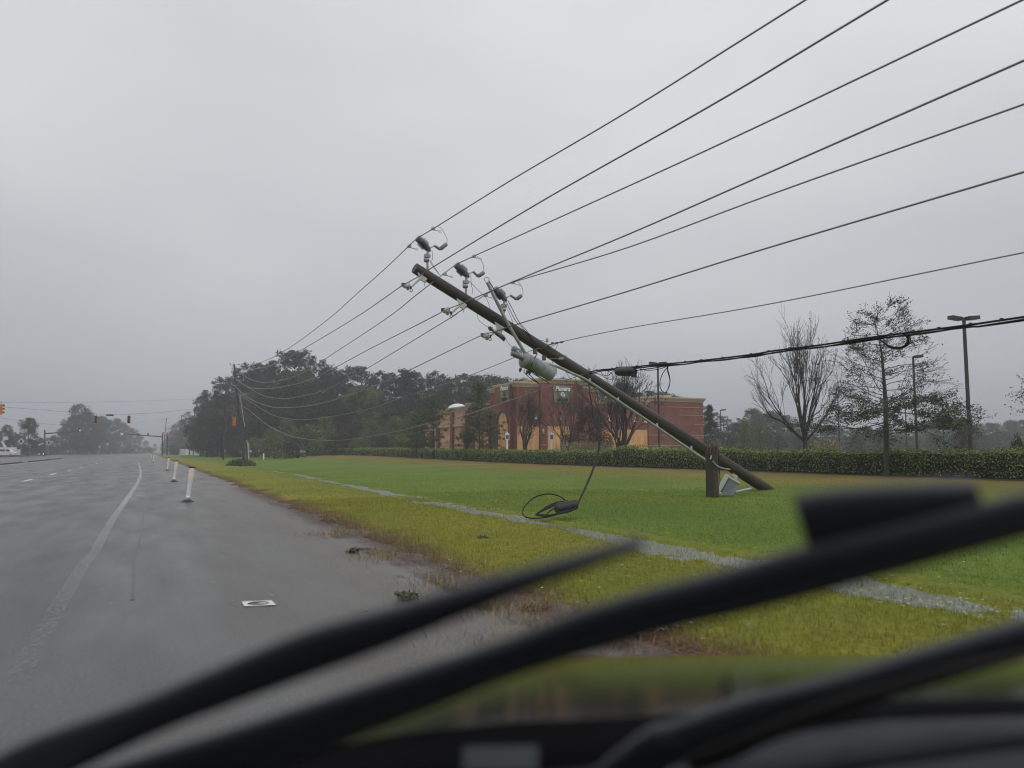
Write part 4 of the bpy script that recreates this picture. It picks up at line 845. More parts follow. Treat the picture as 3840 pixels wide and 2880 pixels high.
b0 = drop(1560, 97); tree('evergreen_tree', 'cone1', b0, at(1560, 1530, 97).z - b0.z, 'olive evergreen at the far left beyond the building end', None, 1.0, 4.)
# ================================================================== HEDGE
def hedge_mesh(name, label, v0, v1, u=31.4, w=1.6, h=1.10, mat_='leaf_hedge', seed=0, humps=()):
    r = random.Random(seed); lf = MB(); core = MB(); v = v0; mid = xy(u, (v0 + v1) / 2, 0); t = thing(name, label, 'hedge', (mid.x, mid.y, H(u, (v0 + v1) / 2)))
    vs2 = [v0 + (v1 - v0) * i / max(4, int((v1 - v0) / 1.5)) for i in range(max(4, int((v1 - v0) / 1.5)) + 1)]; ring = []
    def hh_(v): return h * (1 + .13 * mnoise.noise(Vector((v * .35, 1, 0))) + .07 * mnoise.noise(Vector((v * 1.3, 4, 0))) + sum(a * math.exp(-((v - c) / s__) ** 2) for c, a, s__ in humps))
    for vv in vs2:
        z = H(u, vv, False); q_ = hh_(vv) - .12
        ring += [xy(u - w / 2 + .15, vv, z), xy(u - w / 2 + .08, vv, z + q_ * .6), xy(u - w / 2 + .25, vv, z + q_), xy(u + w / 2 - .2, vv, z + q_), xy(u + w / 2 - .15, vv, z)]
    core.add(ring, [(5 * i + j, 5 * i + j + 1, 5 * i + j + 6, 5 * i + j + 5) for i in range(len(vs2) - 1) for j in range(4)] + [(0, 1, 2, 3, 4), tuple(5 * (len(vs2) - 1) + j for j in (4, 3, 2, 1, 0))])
    while v < v1:
        D = max(20, xy(u, v).y); sz = .030 + D * .00052; dens = .85 / (sz * sz * 1.2) * .9; n = int(dens * .5 * 2.2)
        for k in range(n):
            vv = v + r.random() * .5; Hh = hh_(vv); z0 = H(u, vv, False); bulge = .16 * mnoise.noise(Vector((vv * .9, 5, 2)))
            e = r.random()
            if e < .52: uu = u - w / 2 - bulge + r.uniform(-.04, .12); z = r.random() ** .9 * Hh
            elif e < .88: uu = u + r.uniform(-w / 2, w / 2) ; z = Hh + r.uniform(-.10, .07) + .10 * mnoise.noise(Vector((vv * 1.7, uu * 1.7, 0)))
            else: uu = u - w / 2 + r.uniform(0, .25); z = Hh * r.uniform(.75, 1.05)
            if e < .52 and z > Hh * .8: uu += (z / Hh - .8) * .8
            c = xy(uu, vv, z0 + max(.06, z)); x = Vector((r.gauss(0, 1), r.gauss(0, 1), r.gauss(0, 1))).normalized(); y = x.orthogonal().normalized(); zz = x.cross(y); an = r.random() * 6.28; y = y * math.cos(an) + zz * math.sin(an); q2 = sz * r.uniform(.6, 1.25)
            lf.add([c - x * q2, c - y * q2 * .5, c + x * q2, c + y * q2 * .5], [(0, 1, 2, 3)])
        v += .5
    core.build('inner_branches', 'hedge_core', t); lf.build('foliage', mat_, t); return t  # solid dark core behind the leaf faces
hedge_mesh('hedge', 'long clipped green hedge running along the top of the lawn', 12, 86, seed=1, humps=((46, .30, 2.2), (41, .12, 1.5), (36.5, .12, 1.5)))
hedge_mesh('hedge', 'farther clipped hedge section left of the building front', 87, 162, seed=2)
def shrubm(name, label, base, w, h, sz, n, m, seed, cat='shrub'):
    r = random.Random(seed); t = thing(name, label, cat, base); lf = MB(); st = MB()
    for k in range(n):
        d = Vector((r.gauss(0, 1), r.gauss(0, 1), abs(r.gauss(0, 1)))).normalized() * r.uniform(.6, 1.05); lump = 1 + .22 * mnoise.noise(d * 2.3 + Vector((seed, 0, 0)))
        c = Vector(base) + Vector((d.x * w / 2 * lump, d.y * w / 2 * lump, d.z * h * lump)); x = Vector((r.gauss(0, 1), r.gauss(0, 1), r.gauss(0, 1))).normalized(); y = x.orthogonal().normalized(); q2 = sz * r.uniform(.6, 1.3)
        lf.add([c - x * q2, c - y * q2 * .5, c + x * q2, c + y * q2 * .5], [(0, 1, 2, 3)])
    for k in range(12):
        an = r.random() * 6.28; st.tube([Vector(base), Vector(base) + Vector((math.cos(an) * w * .3, math.sin(an) * w * .3, h * .85))], [.02, .006], 4, False)
    st.build('stems', 'bark', t); lf.build('foliage', m, t); return t
def shrub_at(px, D, w, ytop, **k):
    b0 = drop(px, D); return dict(base=b0, w=w, h=at(px, ytop, D).z - b0.z)
M['leaf_bright'] = mat('bright_shrub_leaves', (.12, .17, .035), .45, island=.6)
k_ = shrub_at(2480, 54.5, 2.7, 1668); shrubm('rounded_shrub', 'rounded bright green shrub swelling above the hedge left of the stump', sz=.055, n=2600, m='leaf_hedge', seed=3, **k_)
k_ = shrub_at(2562, 51.5, 2.2, 1676); shrubm('rounded_shrub', 'smaller rounded shrub above the hedge beside the leaning conduit', sz=.05, n=1800, m='leaf_hedge', seed=4, **k_)
k_ = shrub_at(2680, 49, 2.6, 1650); shrubm('shrub', 'loose bright green shrub rising behind the splintered stump', sz=.055, n=1500, m='leaf_bright', seed=6, **k_)
k_ = shrub_at(905, 78, 2.9, 1727); k_['base'].z = 0; k_['h'] = .75; shrubm('weed_clump', 'low dark weed clump on the verge before the leaning far pole', sz=.07, n=1500, m='leaf_oak', seed=7, **k_)
for px, D, w_, y, lab in [(3105, 42, 1.6, 1648, 'pale tan plume grass behind the hedge right of the bare tree'), (2190, 70, 5.5, 1655, 'pale dry shrub bed before the plywood panels'), (3055, 43, .8, 1655, 'small pale sprig beside the bare tree trunk')]:
    b0 = drop(px, D); r = random.Random(int(px)); t = thing('ornamental_grass', lab, 'plant', b0); s = MB(); l2 = MB(); hh = at(px, y, D).z - b0.z
    for k in range(int(150 * w_)):
        an = r.random() * 6.28; q_ = r.random() * w_ / 2; p = b0 + Vector((math.cos(an) * q_, math.sin(an) * q_ * .6, 0)); e = p + Vector((r.gauss(0, .15), r.gauss(0, .1), hh * r.uniform(.7, 1.02))); s.tube([p, e], [.006, .003], 3, False)
        for j in range(3):
            c = p.lerp(e, r.uniform(.7, 1)); x = Vector((r.gauss(0, .5), r.gauss(0, .5), 1)).normalized(); l2.quad(c, x * .05, x.orthogonal().normalized() * .018)
    s.build('stalks', 'leaf_olive', t); l2.build('plumes', 'plume', t)

# ================================================================== BUILDING
GZ = .85
C0 = at(1936, 1692, 85); C0.z = GZ
bld = thing('restaurant_building', 'boarded up red brick restaurant with tan stepped cornices and two framed signs', 'building', C0, rz=AZ)
# local frame: x runs right along the front, y runs back along the left side, corner at origin
class LB(MB):
    def wbox(s, x0, x1, y0, y1, z0, z1): return s.box(((x0 + x1) / 2, (y0 + y1) / 2, (z0 + z1) / 2), (x1 - x0, y1 - y0, z1 - z0))
    def part(s, name, m, parent=None): return s.build(name, m, parent or bld, local=True)
    def parts(s, name, m): return s.split(name, m, bld, local=True)
def cornice(x0, x1, y0, y1, ztop, name='cornice', hh=.55):
    s = LB(); st = [(0, .10, .07), (.10, .14, .05), (.24, .16, .13), (.40, .20, .24)]
    z = ztop - hh
    for a, dz, o in [(0, .13, .06), (.13, .12, .12), (.25, .12, .19), (.37, .18, .28)]:
        s.wbox(x0 - o, x1 + o, y0 - o, y1 + o, z + a * hh / .55, z + (a + dz) * hh / .55)
    return s.part(name, 'cornice')
T = .9
def block(x0, x1, y0, y1, z1, m='brick', name='wall', ch=.55):
    s = LB(); s.wbox(x0, x1, y0, y1, -.6, z1 - ch); s.part(name, m); cornice(x0, x1, y0, y1, z1, hh=ch)
block(0, 2.85, 0, 5.8, 8.35)                      # corner wall with return
s = LB(); s.wbox(-.35, .0, .9, 4.9, -.6, 8.0); s.part('wall', 'brick')   # left tower bay
block(2.87, 8.67, -.35, 6, 8.85)                   # sign tower
block(8.69, 10.35, -.1, 6, 8.1)
block(10.37, 17.5, 0, 14, 6.75)
block(17.52, 25.8, -.12, 14, 7.25)
block(.12, 8.6, 5.82, 7.4, 8.1)
block(.1, 8.6, 7.42, 14.5, 6.75)
block(.35, 8.6, 14.52, 26.4, 6.5, 'stucco')
block(.9, 8.6, 26.42, 33.5, 4.8, 'stucco')
s = LB(); s.wbox(7, 25, 14.02, 30, -.6, 6.0); s.part('rear_wall', 'brick')
s = LB(); s.wbox(.10, .33, 14.6, 26.3, 3.9, 4.3); s.wbox(.6, .88, 26.5, 33.4, 3.6, 3.9); s.parts('canopy', 'cornice')
s = LB()
for y in (14.6, 19.9, 25.5): s.wbox(.03, .34, y, y + .8, -.6, 5.85)
s.wbox(.62, .89, 29.8, 30.6, -.6, 4.2)
s.parts('pilaster', 'brick')
# dome on the roof
s = LB(); n = 20
for i in range(6):
    pass
DOMEY = (lambda k, ox, oy: (k * oy - ox) / (-UY - k * UX))((1716 - 1920) / F, C0.x + UX * 3.2, C0.y + UY * 3.2)
prof = [(math.sin(t) , math.cos(t)) for t in [k * math.pi / 2 / 7 for k in range(8)]]
vs = []
for hz_, rr_ in prof:
    for k in range(n): vs.append((3.2 + 1.5 * rr_ * math.cos(6.283 * k / n), DOMEY + 1.5 * rr_ * math.sin(6.283 * k / n), 6.45 + 1.0 * hz_))
s.add(vs, [(i * n + k, i * n + (k + 1) % n, (i + 1) * n + (k + 1) % n, (i + 1) * n + k) for i in range(7) for k in range(n)], True); s.part('roof_dome', 'roofwhite')
s = LB(); s.wbox(19.5, 21.8, 3, 6, 6.8, 7.45); s.part('roof_unit', 'roofwhite')
s = LB(); s.wbox(21.9, 23.4, 3, 5, 6.8, 7.75); s.part('roof_unit', 'cornice')
# plywood panels
zt = 3.45
for (x0, x1, z1, yf) in [(.12, .75, zt, 0), (1.35, 2.1, zt, 0), (3.0, 3.05, 0, 0)][:2] + [(1.3 + .05, 2.1, zt, 0)][:0]:
    s = LB(); s.wbox(x0, x1, yf - .03, yf + .1, -.6, z1); s.part('plywood_panel', 'ply')
def ply(x0, x1, y, z1):
    s = LB(); nn = max(1, round((x1 - x0) / 1.22)); 
    for i in range(nn):
        a = x0 + (x1 - x0) * i / nn; s.wbox(a + .008, x0 + (x1 - x0) * (i + 1) / nn - .008, y - .03 - .004 * (i % 2), y + .1, -.6, z1)
    s.part('plywood_panel', 'ply')
def sx_(px, y=0.):     # column px -> local x on the front plane at local y
    k = (px - 1920) / F; ox = C0.x - UY * y; oy = C0.y + UX * y
    return (k * oy - ox) / (UX - k * UY)
def sy_(px, x=0.):
    k = (px - 1920) / F; ox = C0.x + UX * x; oy = C0.y + UY * x
    return (k * oy - ox) / (-UY - k * UX)
ply(sx_(1981), 2.83, 0, zt - .1)
ply(sx_(2053, -.35), sx_(2106, -.35), -.35, zt); ply(sx_(2112, -.35), sx_(2135, -.35), -.35, zt)
ply(sx_(2256, 0), sx_(2331, 0), 0, 3.2); ply(sx_(2351, 0), sx_(2426, 0), 0, 3.2)
# arched opening on the left bay
ya, yb = 1.45, 4.05; s = LB(); xx = -.38; n = 14; zc = 3.75; rad_ = (yb - ya) / 2; pts = [(ya, -.6), (yb, -.6)] + [((ya + yb) / 2 + rad_ * math.cos(math.pi * k / n), zc + rad_ * math.sin(math.pi * k / n)) for k in range(n + 1)]
s.add([(xx, y, z) for y, z in pts] + [(xx + .1, y, z) for y, z in pts], [tuple(range(len(pts)))] + [(i, (i + 1) % len(pts), len(pts) + (i + 1) % len(pts), len(pts) + i) for i in range(len(pts))]); s.part('plywood_panel', 'ply')
s = LB(); A_ = [((ya + yb) / 2 + (rad_ + .12) * math.cos(math.pi * k / 16), zc + (rad_ + .12) * math.sin(math.pi * k / 16)) for k in range(17)]
s.tube([(xx - .04, y, z) for y, z in A_], .10, 6); s.part('arch_trim', 'bronze')
for (a, b__) in [(7.9, 9.6), (10.0, 12.0), (15.2, 17.2), (17.6, 19.4), (21.2, 24.6), (27.2, 29.4), (31., 33.)]:
    x_ = .1 if a < 14 else (.35 if a < 25 else .9); s = LB(); s.wbox(x_ - .03, x_ + .05, a, b__, -.6, 2.9); s.part('plywood_panel', 'ply')
# thin pale bands, proud of the brick
s = LB()
def zz(py, D): return at(1920, py, D).z - GZ
for z in (zz(1628, 86), zz(1670, 86)):
    s.wbox(.80, 1.33, -.04, .02, z, z + .09); s.wbox(2.9, sx_(2050, -.35), -.40, -.3, z, z + .09); s.wbox(sx_(2160, -.35), 8.6, -.40, -.3, z, z + .09); s.wbox(8.72, sx_(2252), -.14, -.05, z, z + .09); s.wbox(sx_(2335), sx_(2349), -.04, .02, z, z + .09); s.wbox(sx_(2430), 17.45, -.04, .02, z, z + .09); s.wbox(17.55, 25.8, -.16, -.1, z, z + .09)
    s.wbox(-.40, -.3, .9, 1.4, z, z + .09); s.wbox(-.40, -.3, 4.1, 4.9, z, z + .09); s.wbox(.07, .2, 5.9, 7.8, z, z + .09)
for py, x0 in ((1531, sx_(2500)), (1560, sx_(2540)), (1594, sx_(2600)), (1643, sx_(2590))):
    z = zz(py, 96); s.wbox(x0, 25.84, -.165, -.1, z, z + .08)
for py in (1514, 1545):
    z = zz(py, 88); s.wbox(8.75, 10.33, -.14, -.08, z, z + .07); s.wbox(.3, 2.0, -.05, .01, z - .2, z - .13)
s.parts('brick_band', 'band')
# signs
def textmesh(txt, size, shear=0., bold=0., ext=.03):
    cu = bpy.data.curves.new('t', 'FONT'); cu.body = txt; cu.size = size; cu.shear = shear; cu.offset = bold; cu.extrude = ext; cu.align_x = 'CENTER'; cu.align_y = 'CENTER'; cu.resolution_u = 3
    o = bpy.data.objects.new('t', cu); COL.objects.link(o); bpy.context.view_layer.update(); dg = bpy.context.evaluated_depsgraph_get(); me = bpy.data.meshes.new_from_object(o.evaluated_get(dg))
    bpy.data.objects.remove(o); return me
def sign(kind):
    hh = 1.95; s = LB()
    wt, wb = 1.28, 1.0
    if kind == 'front': x0 = (sx_(2075, -.45) + sx_(2143, -.45)) / 2; zc = zz(1478, 87)
    else: x0 = (sy_(1878, -.45) + sy_(1908, -.45)) / 2; zc = zz(1479, 88)
    q = [(-wt, 1), (wt, 1), (wb, -1), (-wb, -1)]
    def loc(a, z, d): return (x0 + a, -.36 - d, zc + z) if kind == 'front' else (-.36 - d, x0 - a, zc + z)
    f = [loc(a, z * hh / 2, .14) for a, z in q]; bk = [loc(a, z * hh / 2, .01) for a, z in q]; s.hexa(f, bk) if kind == 'front' else s.hexa(f, bk)
    o = s.part('sign_panel', 'signface')
    for txt, sz, z, m_, sh, bo, dd in [('Panera', .72, .58, 'letter', .25, .022, .19), ('Panera', .76, .55, 'black', .25, .04, .15), ('BREAD', .44, -.66, 'black', 0, .02, .18)]:
        me = textmesh(txt, sz, sh, bo); ob = bpy.data.objects.new('sign_letters', me); COL.objects.link(ob); me.materials.append(M[m_]); ob.parent = o
        ob.location = loc(0, z, dd); ob.rotation_euler = (R(90), 0, 0 if kind == 'front' else R(-90))
    # loaf and cup roundel
    s = LB()
    for k, (a, z, r_) in enumerate([(0, .02, .22), (-.12, -.08, .16), (.14, -.10, .17), (.02, -.16, .18)]):
        c = loc(a, z, .16); c2 = loc(a, z, .19 + .004 * k); s.lathe(c, c2, [(0, r_), (1, r_)], 14)
    s.build('emblem', 'letter' if kind == 'front' else 'black', o, local=True)
    s = LB(); c = loc(.03, .0, .2); c2 = loc(.03, .0, .222); s.lathe(c, c2, [(0, .09), (1, .09)], 12); c = loc(-.1, -.22, .2); c2 = loc(-.1, -.22, .222); s.lathe(c, c2, [(0, .07), (1, .07)], 12); s.build('emblem_detail', 'signface', o, local=True)
sign('front'); sign('side')
# gooseneck lamps and sconces
def goose(px, py, y, D):
    s = LB(); x = sx_(px, y - .5); z = zz(py, D); s.tube(cr([(x, y, z + .25), (x, y - .25, z + .55), (x, y - .5, z + .45), (x, y - .5, z + .2)], 4), .025, 6); o = s.part('gooseneck_lamp', 'letter')
    s = LB(); s.lathe((x, y - .5, z + .22), (x, y - .5, z - .08), [(0, .04), (.4, .08), (.7, .17), (1, .22)], 14); s.part('lamp_shade', 'letter', o)
for px, py, y, D in [(2010, 1570, 0, 87), (2284, 1580, 0, 92), (2326, 1580, 0, 92), (2382, 1582, 0, 93), (2420, 1585, 0, 94)]: goose(px, py, y, D)
for px, y in [(1948, 0), (2037, -.35), (2173, -.35)]:
    s = LB(); x = sx_(px, y - .12); z = zz(1619, 87); s.lathe((x, y - .13, z - .3), (x, y - .13, z + .28), [(0, .08), (.02, .10), (.98, .10), (1, .08)], 12); s.part('wall_sconce', 'lampglass')
s = LB()
s.wbox(-.6, -.42, -.3, -.1, 0, .01)
fn = thing('patio_railing', 'thin black patio railing in front of the left wing of the building', 'railing', C0, rz=AZ)
s = LB()
for y in [7.5, 9.5, 11.5, 13.5, 15.5, 17.5, 19.5, 21.5, 23.5, 25.5, 27.5, 29.5]: s.wbox(-2.03, -1.97, y, y + .06, -.5, 1.35)
s.wbox(-2.02, -1.98, 7.5, 29.5, 1.30, 1.36); s.wbox(-2.02, -1.98, 7.5, 29.5, .75, .79)
s.build('rail_frame', 'black', fn, local=True)
# parking lot surface
s = MB(); s.add([xy(34.5, 20, .95 - .02), xy(140, 20, .95), xy(140, 150, .95), xy(34.5, 150, .95 - .02)], [(0, 1, 2, 3)])
# ================================================================== LAMPS, SIGNS, SIGNALS
def lamp_pole(px, ytop, D, heads, label, r=.10, w=.75):
    b0 = drop(px, D); top = at(px, ytop, D); top.x = b0.x
    t = thing('parking_lot_lamp', label, 'lamp post', b0, None)
    s = MB(); s.tube([b0, top], [r, r * .8], 10); s.build('pole', 'bronze', t)
    for k, sg in enumerate(heads):
        s = MB(); c = top + Vector((sg * (w * .5 + .12), -.05 * sg, .04)); a = Matrix.Rotation(-sg * .10, 3, 'Y') @ Matrix.Rotation(.25, 3, 'Z')
        s.box(c, (w, w * .55, .24), rot=a); s.box(c + Vector((0, 0, -.10)), (w * .85, w * .45, .05), rot=a); s.box(top + Vector((sg * .1, 0, .02)), (.25, .09, .09)); h_ = s.build('lamp_head', 'bronze', t)
        s = MB(); s.box(c + Vector((0, 0, -.135)), (w * .7, w * .36, .02), rot=a); s.build('lens', 'lampglass', h_)
    return t
lamp_pole(3640, 1195, 52, (-1, 1), 'tallest twin headed parking lot lamp near the right edge', .14, .86)
lamp_pole(3440, 1338, 72, (1,), 'single headed parking lot lamp right of the young oak', .12, .75)
lamp_pole(3542, 1518, 130, (-1, 1), 'hazy twin headed parking lot lamp between the two taller lamps', .11, .8)
lamp_pole(3149, 1478, 115, (-1,), 'faint parking lot lamp seen between the bare tree and the young oak', .11, .7)
lamp_pole(3402, 1525, 120, (1,), 'short parking lot lamp seen through the young oak', .12, .7)
lamp_pole(2705, 1538, 150, (1,), 'thin parking lot lamp just right of the brick building', .11, .9)
lamp_pole(2472, 1364, 76, (-1, 1), 'twin headed parking lot lamp behind the hanging cable loop', .11, .72)
def lantern(px, ytop, D, label):
    b0 = drop(px, D); z1 = at(px, ytop, D).z; t = thing('street_lantern', label, 'lantern', b0); T_ = Vector((b0.x, b0.y, z1))
    s = MB(); s.lathe(b0, T_ - Vector((0, 0, .8)), [(0, .14), (.08, .12), (.1, .06), (1, .05)], 10); s.build('pole', 'bronze', t)
    s = MB(); s.lathe(T_ - Vector((0, 0, .8)), T_ - Vector((0, 0, .25)), [(0, .08), (1, .19)], 8); s.build('lamp_glass', 'lampglass', t)
    s = MB(); s.lathe(T_ - Vector((0, 0, .25)), T_, [(0, .25), (.4, .16), (.7, .06), (1, .02)], 8); s.build('lamp_cap', 'bronze', t)
lantern(2104, 1545, 77, 'black post lantern in front of the building below the framed front sign'); lantern(2732, 1568, 98, 'black post lantern behind the hedge right of the building')
def parksign(px, D, label):
    b0 = drop(px, D); t = thing('parking_sign', label, 'sign', b0); yt = 1620
    s = MB(); z = at(px, 1650, D).z; s.tube([b0, Vector((b0.x, b0.y, z))], .10, 8); s.build('bollard', 'white', t)
    z = at(px, 1637, D).z; s = MB(); s.box((b0.x, b0.y - .08, z), (.42, .03, .68)); o = s.build('sign_plate', 'white', t)
    s = MB(); s.box((b0.x, b0.y - .098, z - .05), (.30, .01, .42)); s.build('symbol', 'signblue', o)
    s = MB(); s.box((b0.x, b0.y, at(px, 1622, D).z), (.14, .1, .12)); s.build('sign_top', 'white', t)
parksign(1902, 78, 'white bollard with parking sign in front of the arched plywood window'); parksign(2069, 76, 'white bollard with parking sign in front of the brick pier below the front sign')
# far utility poles
def simplepole(px, ytop, ybase_D, label, arms=3, tank=False, dx=0):
    D = ybase_D; b0 = drop(px, D); top = at(px + dx, ytop, D); t = thing('utility_pole', label, 'utility pole', b0, 'utility poles standing along the road')
    s = MB(); s.tube([b0, top], [.2, .14], 8); s.build('pole', 'pole_far', t)
    s = MB()
    for k in range(arms):
        p = top.lerp(b0, .03 + .11 * k)
        for sg in (-1, 1): s.tube(cr([p, p + Vector((sg * .9, 0, -.15)), p + Vector((sg * 1.9, 0, .45))], 3), .08, 6)
    if arms: s.build('insulator_arm', 'galv', t)
    if tank:
        s = MB(); p = top.lerp(b0, .42); s.lathe(p + Vector((-.3, -.4, -.9)), p + Vector((-.3, -.4, .5)), [(0, .45), (.02, .5), (.95, .5), (1, .3)], 12); s.build('transformer', 'lampglass', t)
simplepole(791, 1480, 215, 'utility pole with curved arms and pale transformer before the left edge of the wood', 3, True, 10)
simplepole(837, 1525, 135, 'bare dark pole standing before the wood left of the leaning far pole', 0, False, 6)
simplepole(725, 1523, 270, 'slim pole left of the wood, taller than its neighbours', 0, False, 6)
simplepole(711, 1620, 272, 'short stub pole beside the slim pole', 0)
simplepole(681, 1562, 370, 'hazy pole with a pale lamp behind the white fence', 1, False)
simplepole(611, 1566, 330, 'hazy leaning pole with several crossarms beside the mast arm signal', 2, False, 14)
# mast arms
def mast(px, D, ytop, px2, y2, label, boxes=()):
    b0 = drop(px, D); top = at(px, ytop, D); t = thing('mast_arm_signal', label, 'traffic signal', b0); s = MB(); s.tube([b0, top], [.25, .2], 8); s.build('pole', 'bronze', t)
    s = MB(); s.tube([at(px, ytop + 14, D), at(px2, y2, D)], [.22, .10], 8); s.build('mast_arm', 'bronze', t)
    for bx, by, w_, h_, m_ in boxes:
        s = MB(); s.box(at(bx, by, D - .3), (w_, .3, h_)); s.build('signal_head' if m_ != 'white' else 'sign_plate', m_, t)
mast(609, 265, 1624, 455, 1626, 'mast arm signal reaching left over the road', [(457, 1627, .8, .8, 'white'), (518, 1629, .4, 1., 'pole_far'), (555, 1630, .4, 1., 'pole_far')])
b0 = drop(627, 262); t = thing('signal_pole', 'dark signal pole with a pedestrian head right of the mast arm', 'traffic signal', b0); s = MB(); s.tube([b0, at(627, 1624, 262)], .22, 8); s.build('pole', 'bronze', t); s = MB(); s.box(at(627, 1627, 261.6), (.5, .5, .9)); s.box(at(611, 1625, 261.6), (.7, .1, .7)); s.build('signal_head', 'signal', t)
mast(168, 235, 1612, 318, 1616, 'mast arm signal on the far left side of the road', [(300, 1614, .5, .6, 'white'), (296, 1612, .4, .9, 'pole_far')])
# span wires and signal heads
def spanwire(label, pts, r=.03):
    s = MB(); s.tube(cr([at(*p) for p in pts], 6), r * .5, 5); tag(s.build('span_wire', 'cable'), label, 'wire')
spanwire('thin high wire crossing the whole road from the left signal', [(-80, 1508, 88), (150, 1510, 100), (500, 1504, 115), (893, 1490, 124.5)], .018)
spanwire('wire carrying the two middle signals and the street name board', [(-60, 1520, 95), (150, 1537, 108), (335, 1551, 120), (412, 1553, 122), (484, 1553, 123), (640, 1543, 124), (888, 1512, 124.5)], .03)
spanwire('short slack wire holding the orange signal by the far pole', [(838, 1526, 134.5), (862, 1546, 120), (879, 1560, 108), (912, 1580, 124.5)], .025)
spanwire('faint wire behind the middle signals', [(-60, 1560, 150), (250, 1595, 180), (470, 1590, 240), (611, 1574, 330)], .04)
def signal(px, ytop, D, label, face, rz=0, h=1.25):
    p = at(px, ytop, D); t = thing('traffic_signal', label, 'traffic signal', (p.x, p.y, p.z - h), 'traffic signals hung over the junction'); t.rotation_euler = (0, 0, rz)
    def b(s, n, m, pr=t): return s.build(n, m, pr, local=True)
    s = MB()
    for k in range(3): s.box((0, 0, h * (k + .5) / 3), (.42, .24, h / 3 - .02)); s.box((0, .13, h * (k + .5) / 3), (.34, .06, h / 3 - .10))
    b(s, 'housing', 'signal')
    for k in range(3):
        s = MB(); z = h * (k + .5) / 3; sg = -1
        for i in range(7):
            a = math.pi * i / 6; s.box((math.cos(a) * .18, sg * .24, z + math.sin(a) * .18 - .01), (.05, .26, .05))
        v_ = b(s, 'visor', 'lens'); s = MB(); s.lathe((0, sg * .121, z), (0, sg * .135, z), [(0, .185), (1, .185)], 14); b(s, 'lens', 'lens', v_)
    s = MB(); s.tube([(0, 0, h), (0, 0, h + .35)], .03, 6); b(s, 'hanger', 'darkmetal')
signal(4, 1516, 92, 'orange signal at the left edge of the picture', 0, rz=2.5)
signal(361, 1560, 128, 'left one of the two dark faced signals over the road', 0, .25)
signal(484, 1560, 122, 'right one of the two dark faced signals over the road', 0, .25, 1.15)
signal(879, 1563, 108, 'bright orange signal seen from behind against the wood', 0, rz=2.8)
s = MB(); s.box(at(412, 1557, 122), (1.1, .04, .24), rz=.2); t_ = s.build('street_name_board', 'darkmetal'); tag(t_, 'long dark board hanging between the two middle signals', 'sign')
def diamond(px, py, D, label, a=.62):
    c = at(px, py, D); b0 = Vector((c.x, c.y, hz(c))); t = thing('warning_sign', label, 'sign', b0); s = MB(); s.tube([b0, c], .045, 6); s.build('post', 'galv', t)
    s = MB(); s.box(c + Vector((0, -.06, 0)), (a * 1.4, .02, a * 1.4), rot=Matrix.Rotation(R(45), 3, 'Y')); o = s.build('sign_plate', 'signwhite', t)
    s = MB(); s.box(c + Vector((0, -.075, 0)), (a * .5, .012, a * .8)); s.build('symbol', 'pole_far', o)
diamond(80, 1655, 130, 'pale diamond warning sign farther left'); diamond(184, 1660, 150, 'pale diamond warning sign left of the mast arm foot')
for px, py, D, lab in [(403, 1666, 300, 'small hazy square sign on the left of the road'), (374, 1676, 340, 'tiny pale sign left of the hazy square sign')]:
    c = at(px, py, D); b0 = Vector((c.x, c.y, hz(c))); t = thing('road_sign', lab, 'sign', b0); s = MB(); s.tube([b0, c], .06, 6); s.build('post', 'galv', t); s = MB(); s.box(c, (.95, .05, 1.1)); s.build('sign_plate', 'signwhite', t)
# white fence
s = MB(); pw = [(630, 1682, 335), (660, 1683, 332), (700, 1685, 320), (735, 1686, 315), (748, 1690, 312)]
fw = thing('board_fence', 'long low white fence on the right of the road before the hazy trees', 'fence', drop(690, 322)); 
for (x0, y0, d0), (x1, y1, d1) in zip(pw, pw[1:]):
    a = drop(x0, d0); c = drop(x1, d1); ta = at(x0, y0, d0); tc_ = at(x1, y1, d1); n_ = Vector((0, .15, 0)); s.hexa([a, c, tc_, ta], [a + n_, c + n_, tc_ + n_, ta + n_])
s.build('boards', 'roofwhite', fw)
s = MB()
for (x0, y0, d0) in pw:
    a = drop(x0, d0 - .3); ta = at(x0, y0 - 1, d0 - .3); s.box((a.x, a.y, (a.z + ta.z) / 2), (.2, .2, ta.z - a.z))
s.split('post', 'white', fw)
# marker posts
for px, D, y, lab in [(989, 131, 1700, 'small white and red marker post beside the leaning far pole')]:
    b0 = drop(px, D); t = thing('marker_post', lab, 'marker post', b0); top = at(px, y, D); s = MB(); s.tube([b0, top], .12, 8); s.build('post', 'white', t); s = MB(); s.tube([top, top + Vector((0, 0, .35))], .13, 8); s.build('cap', 'rust', t)
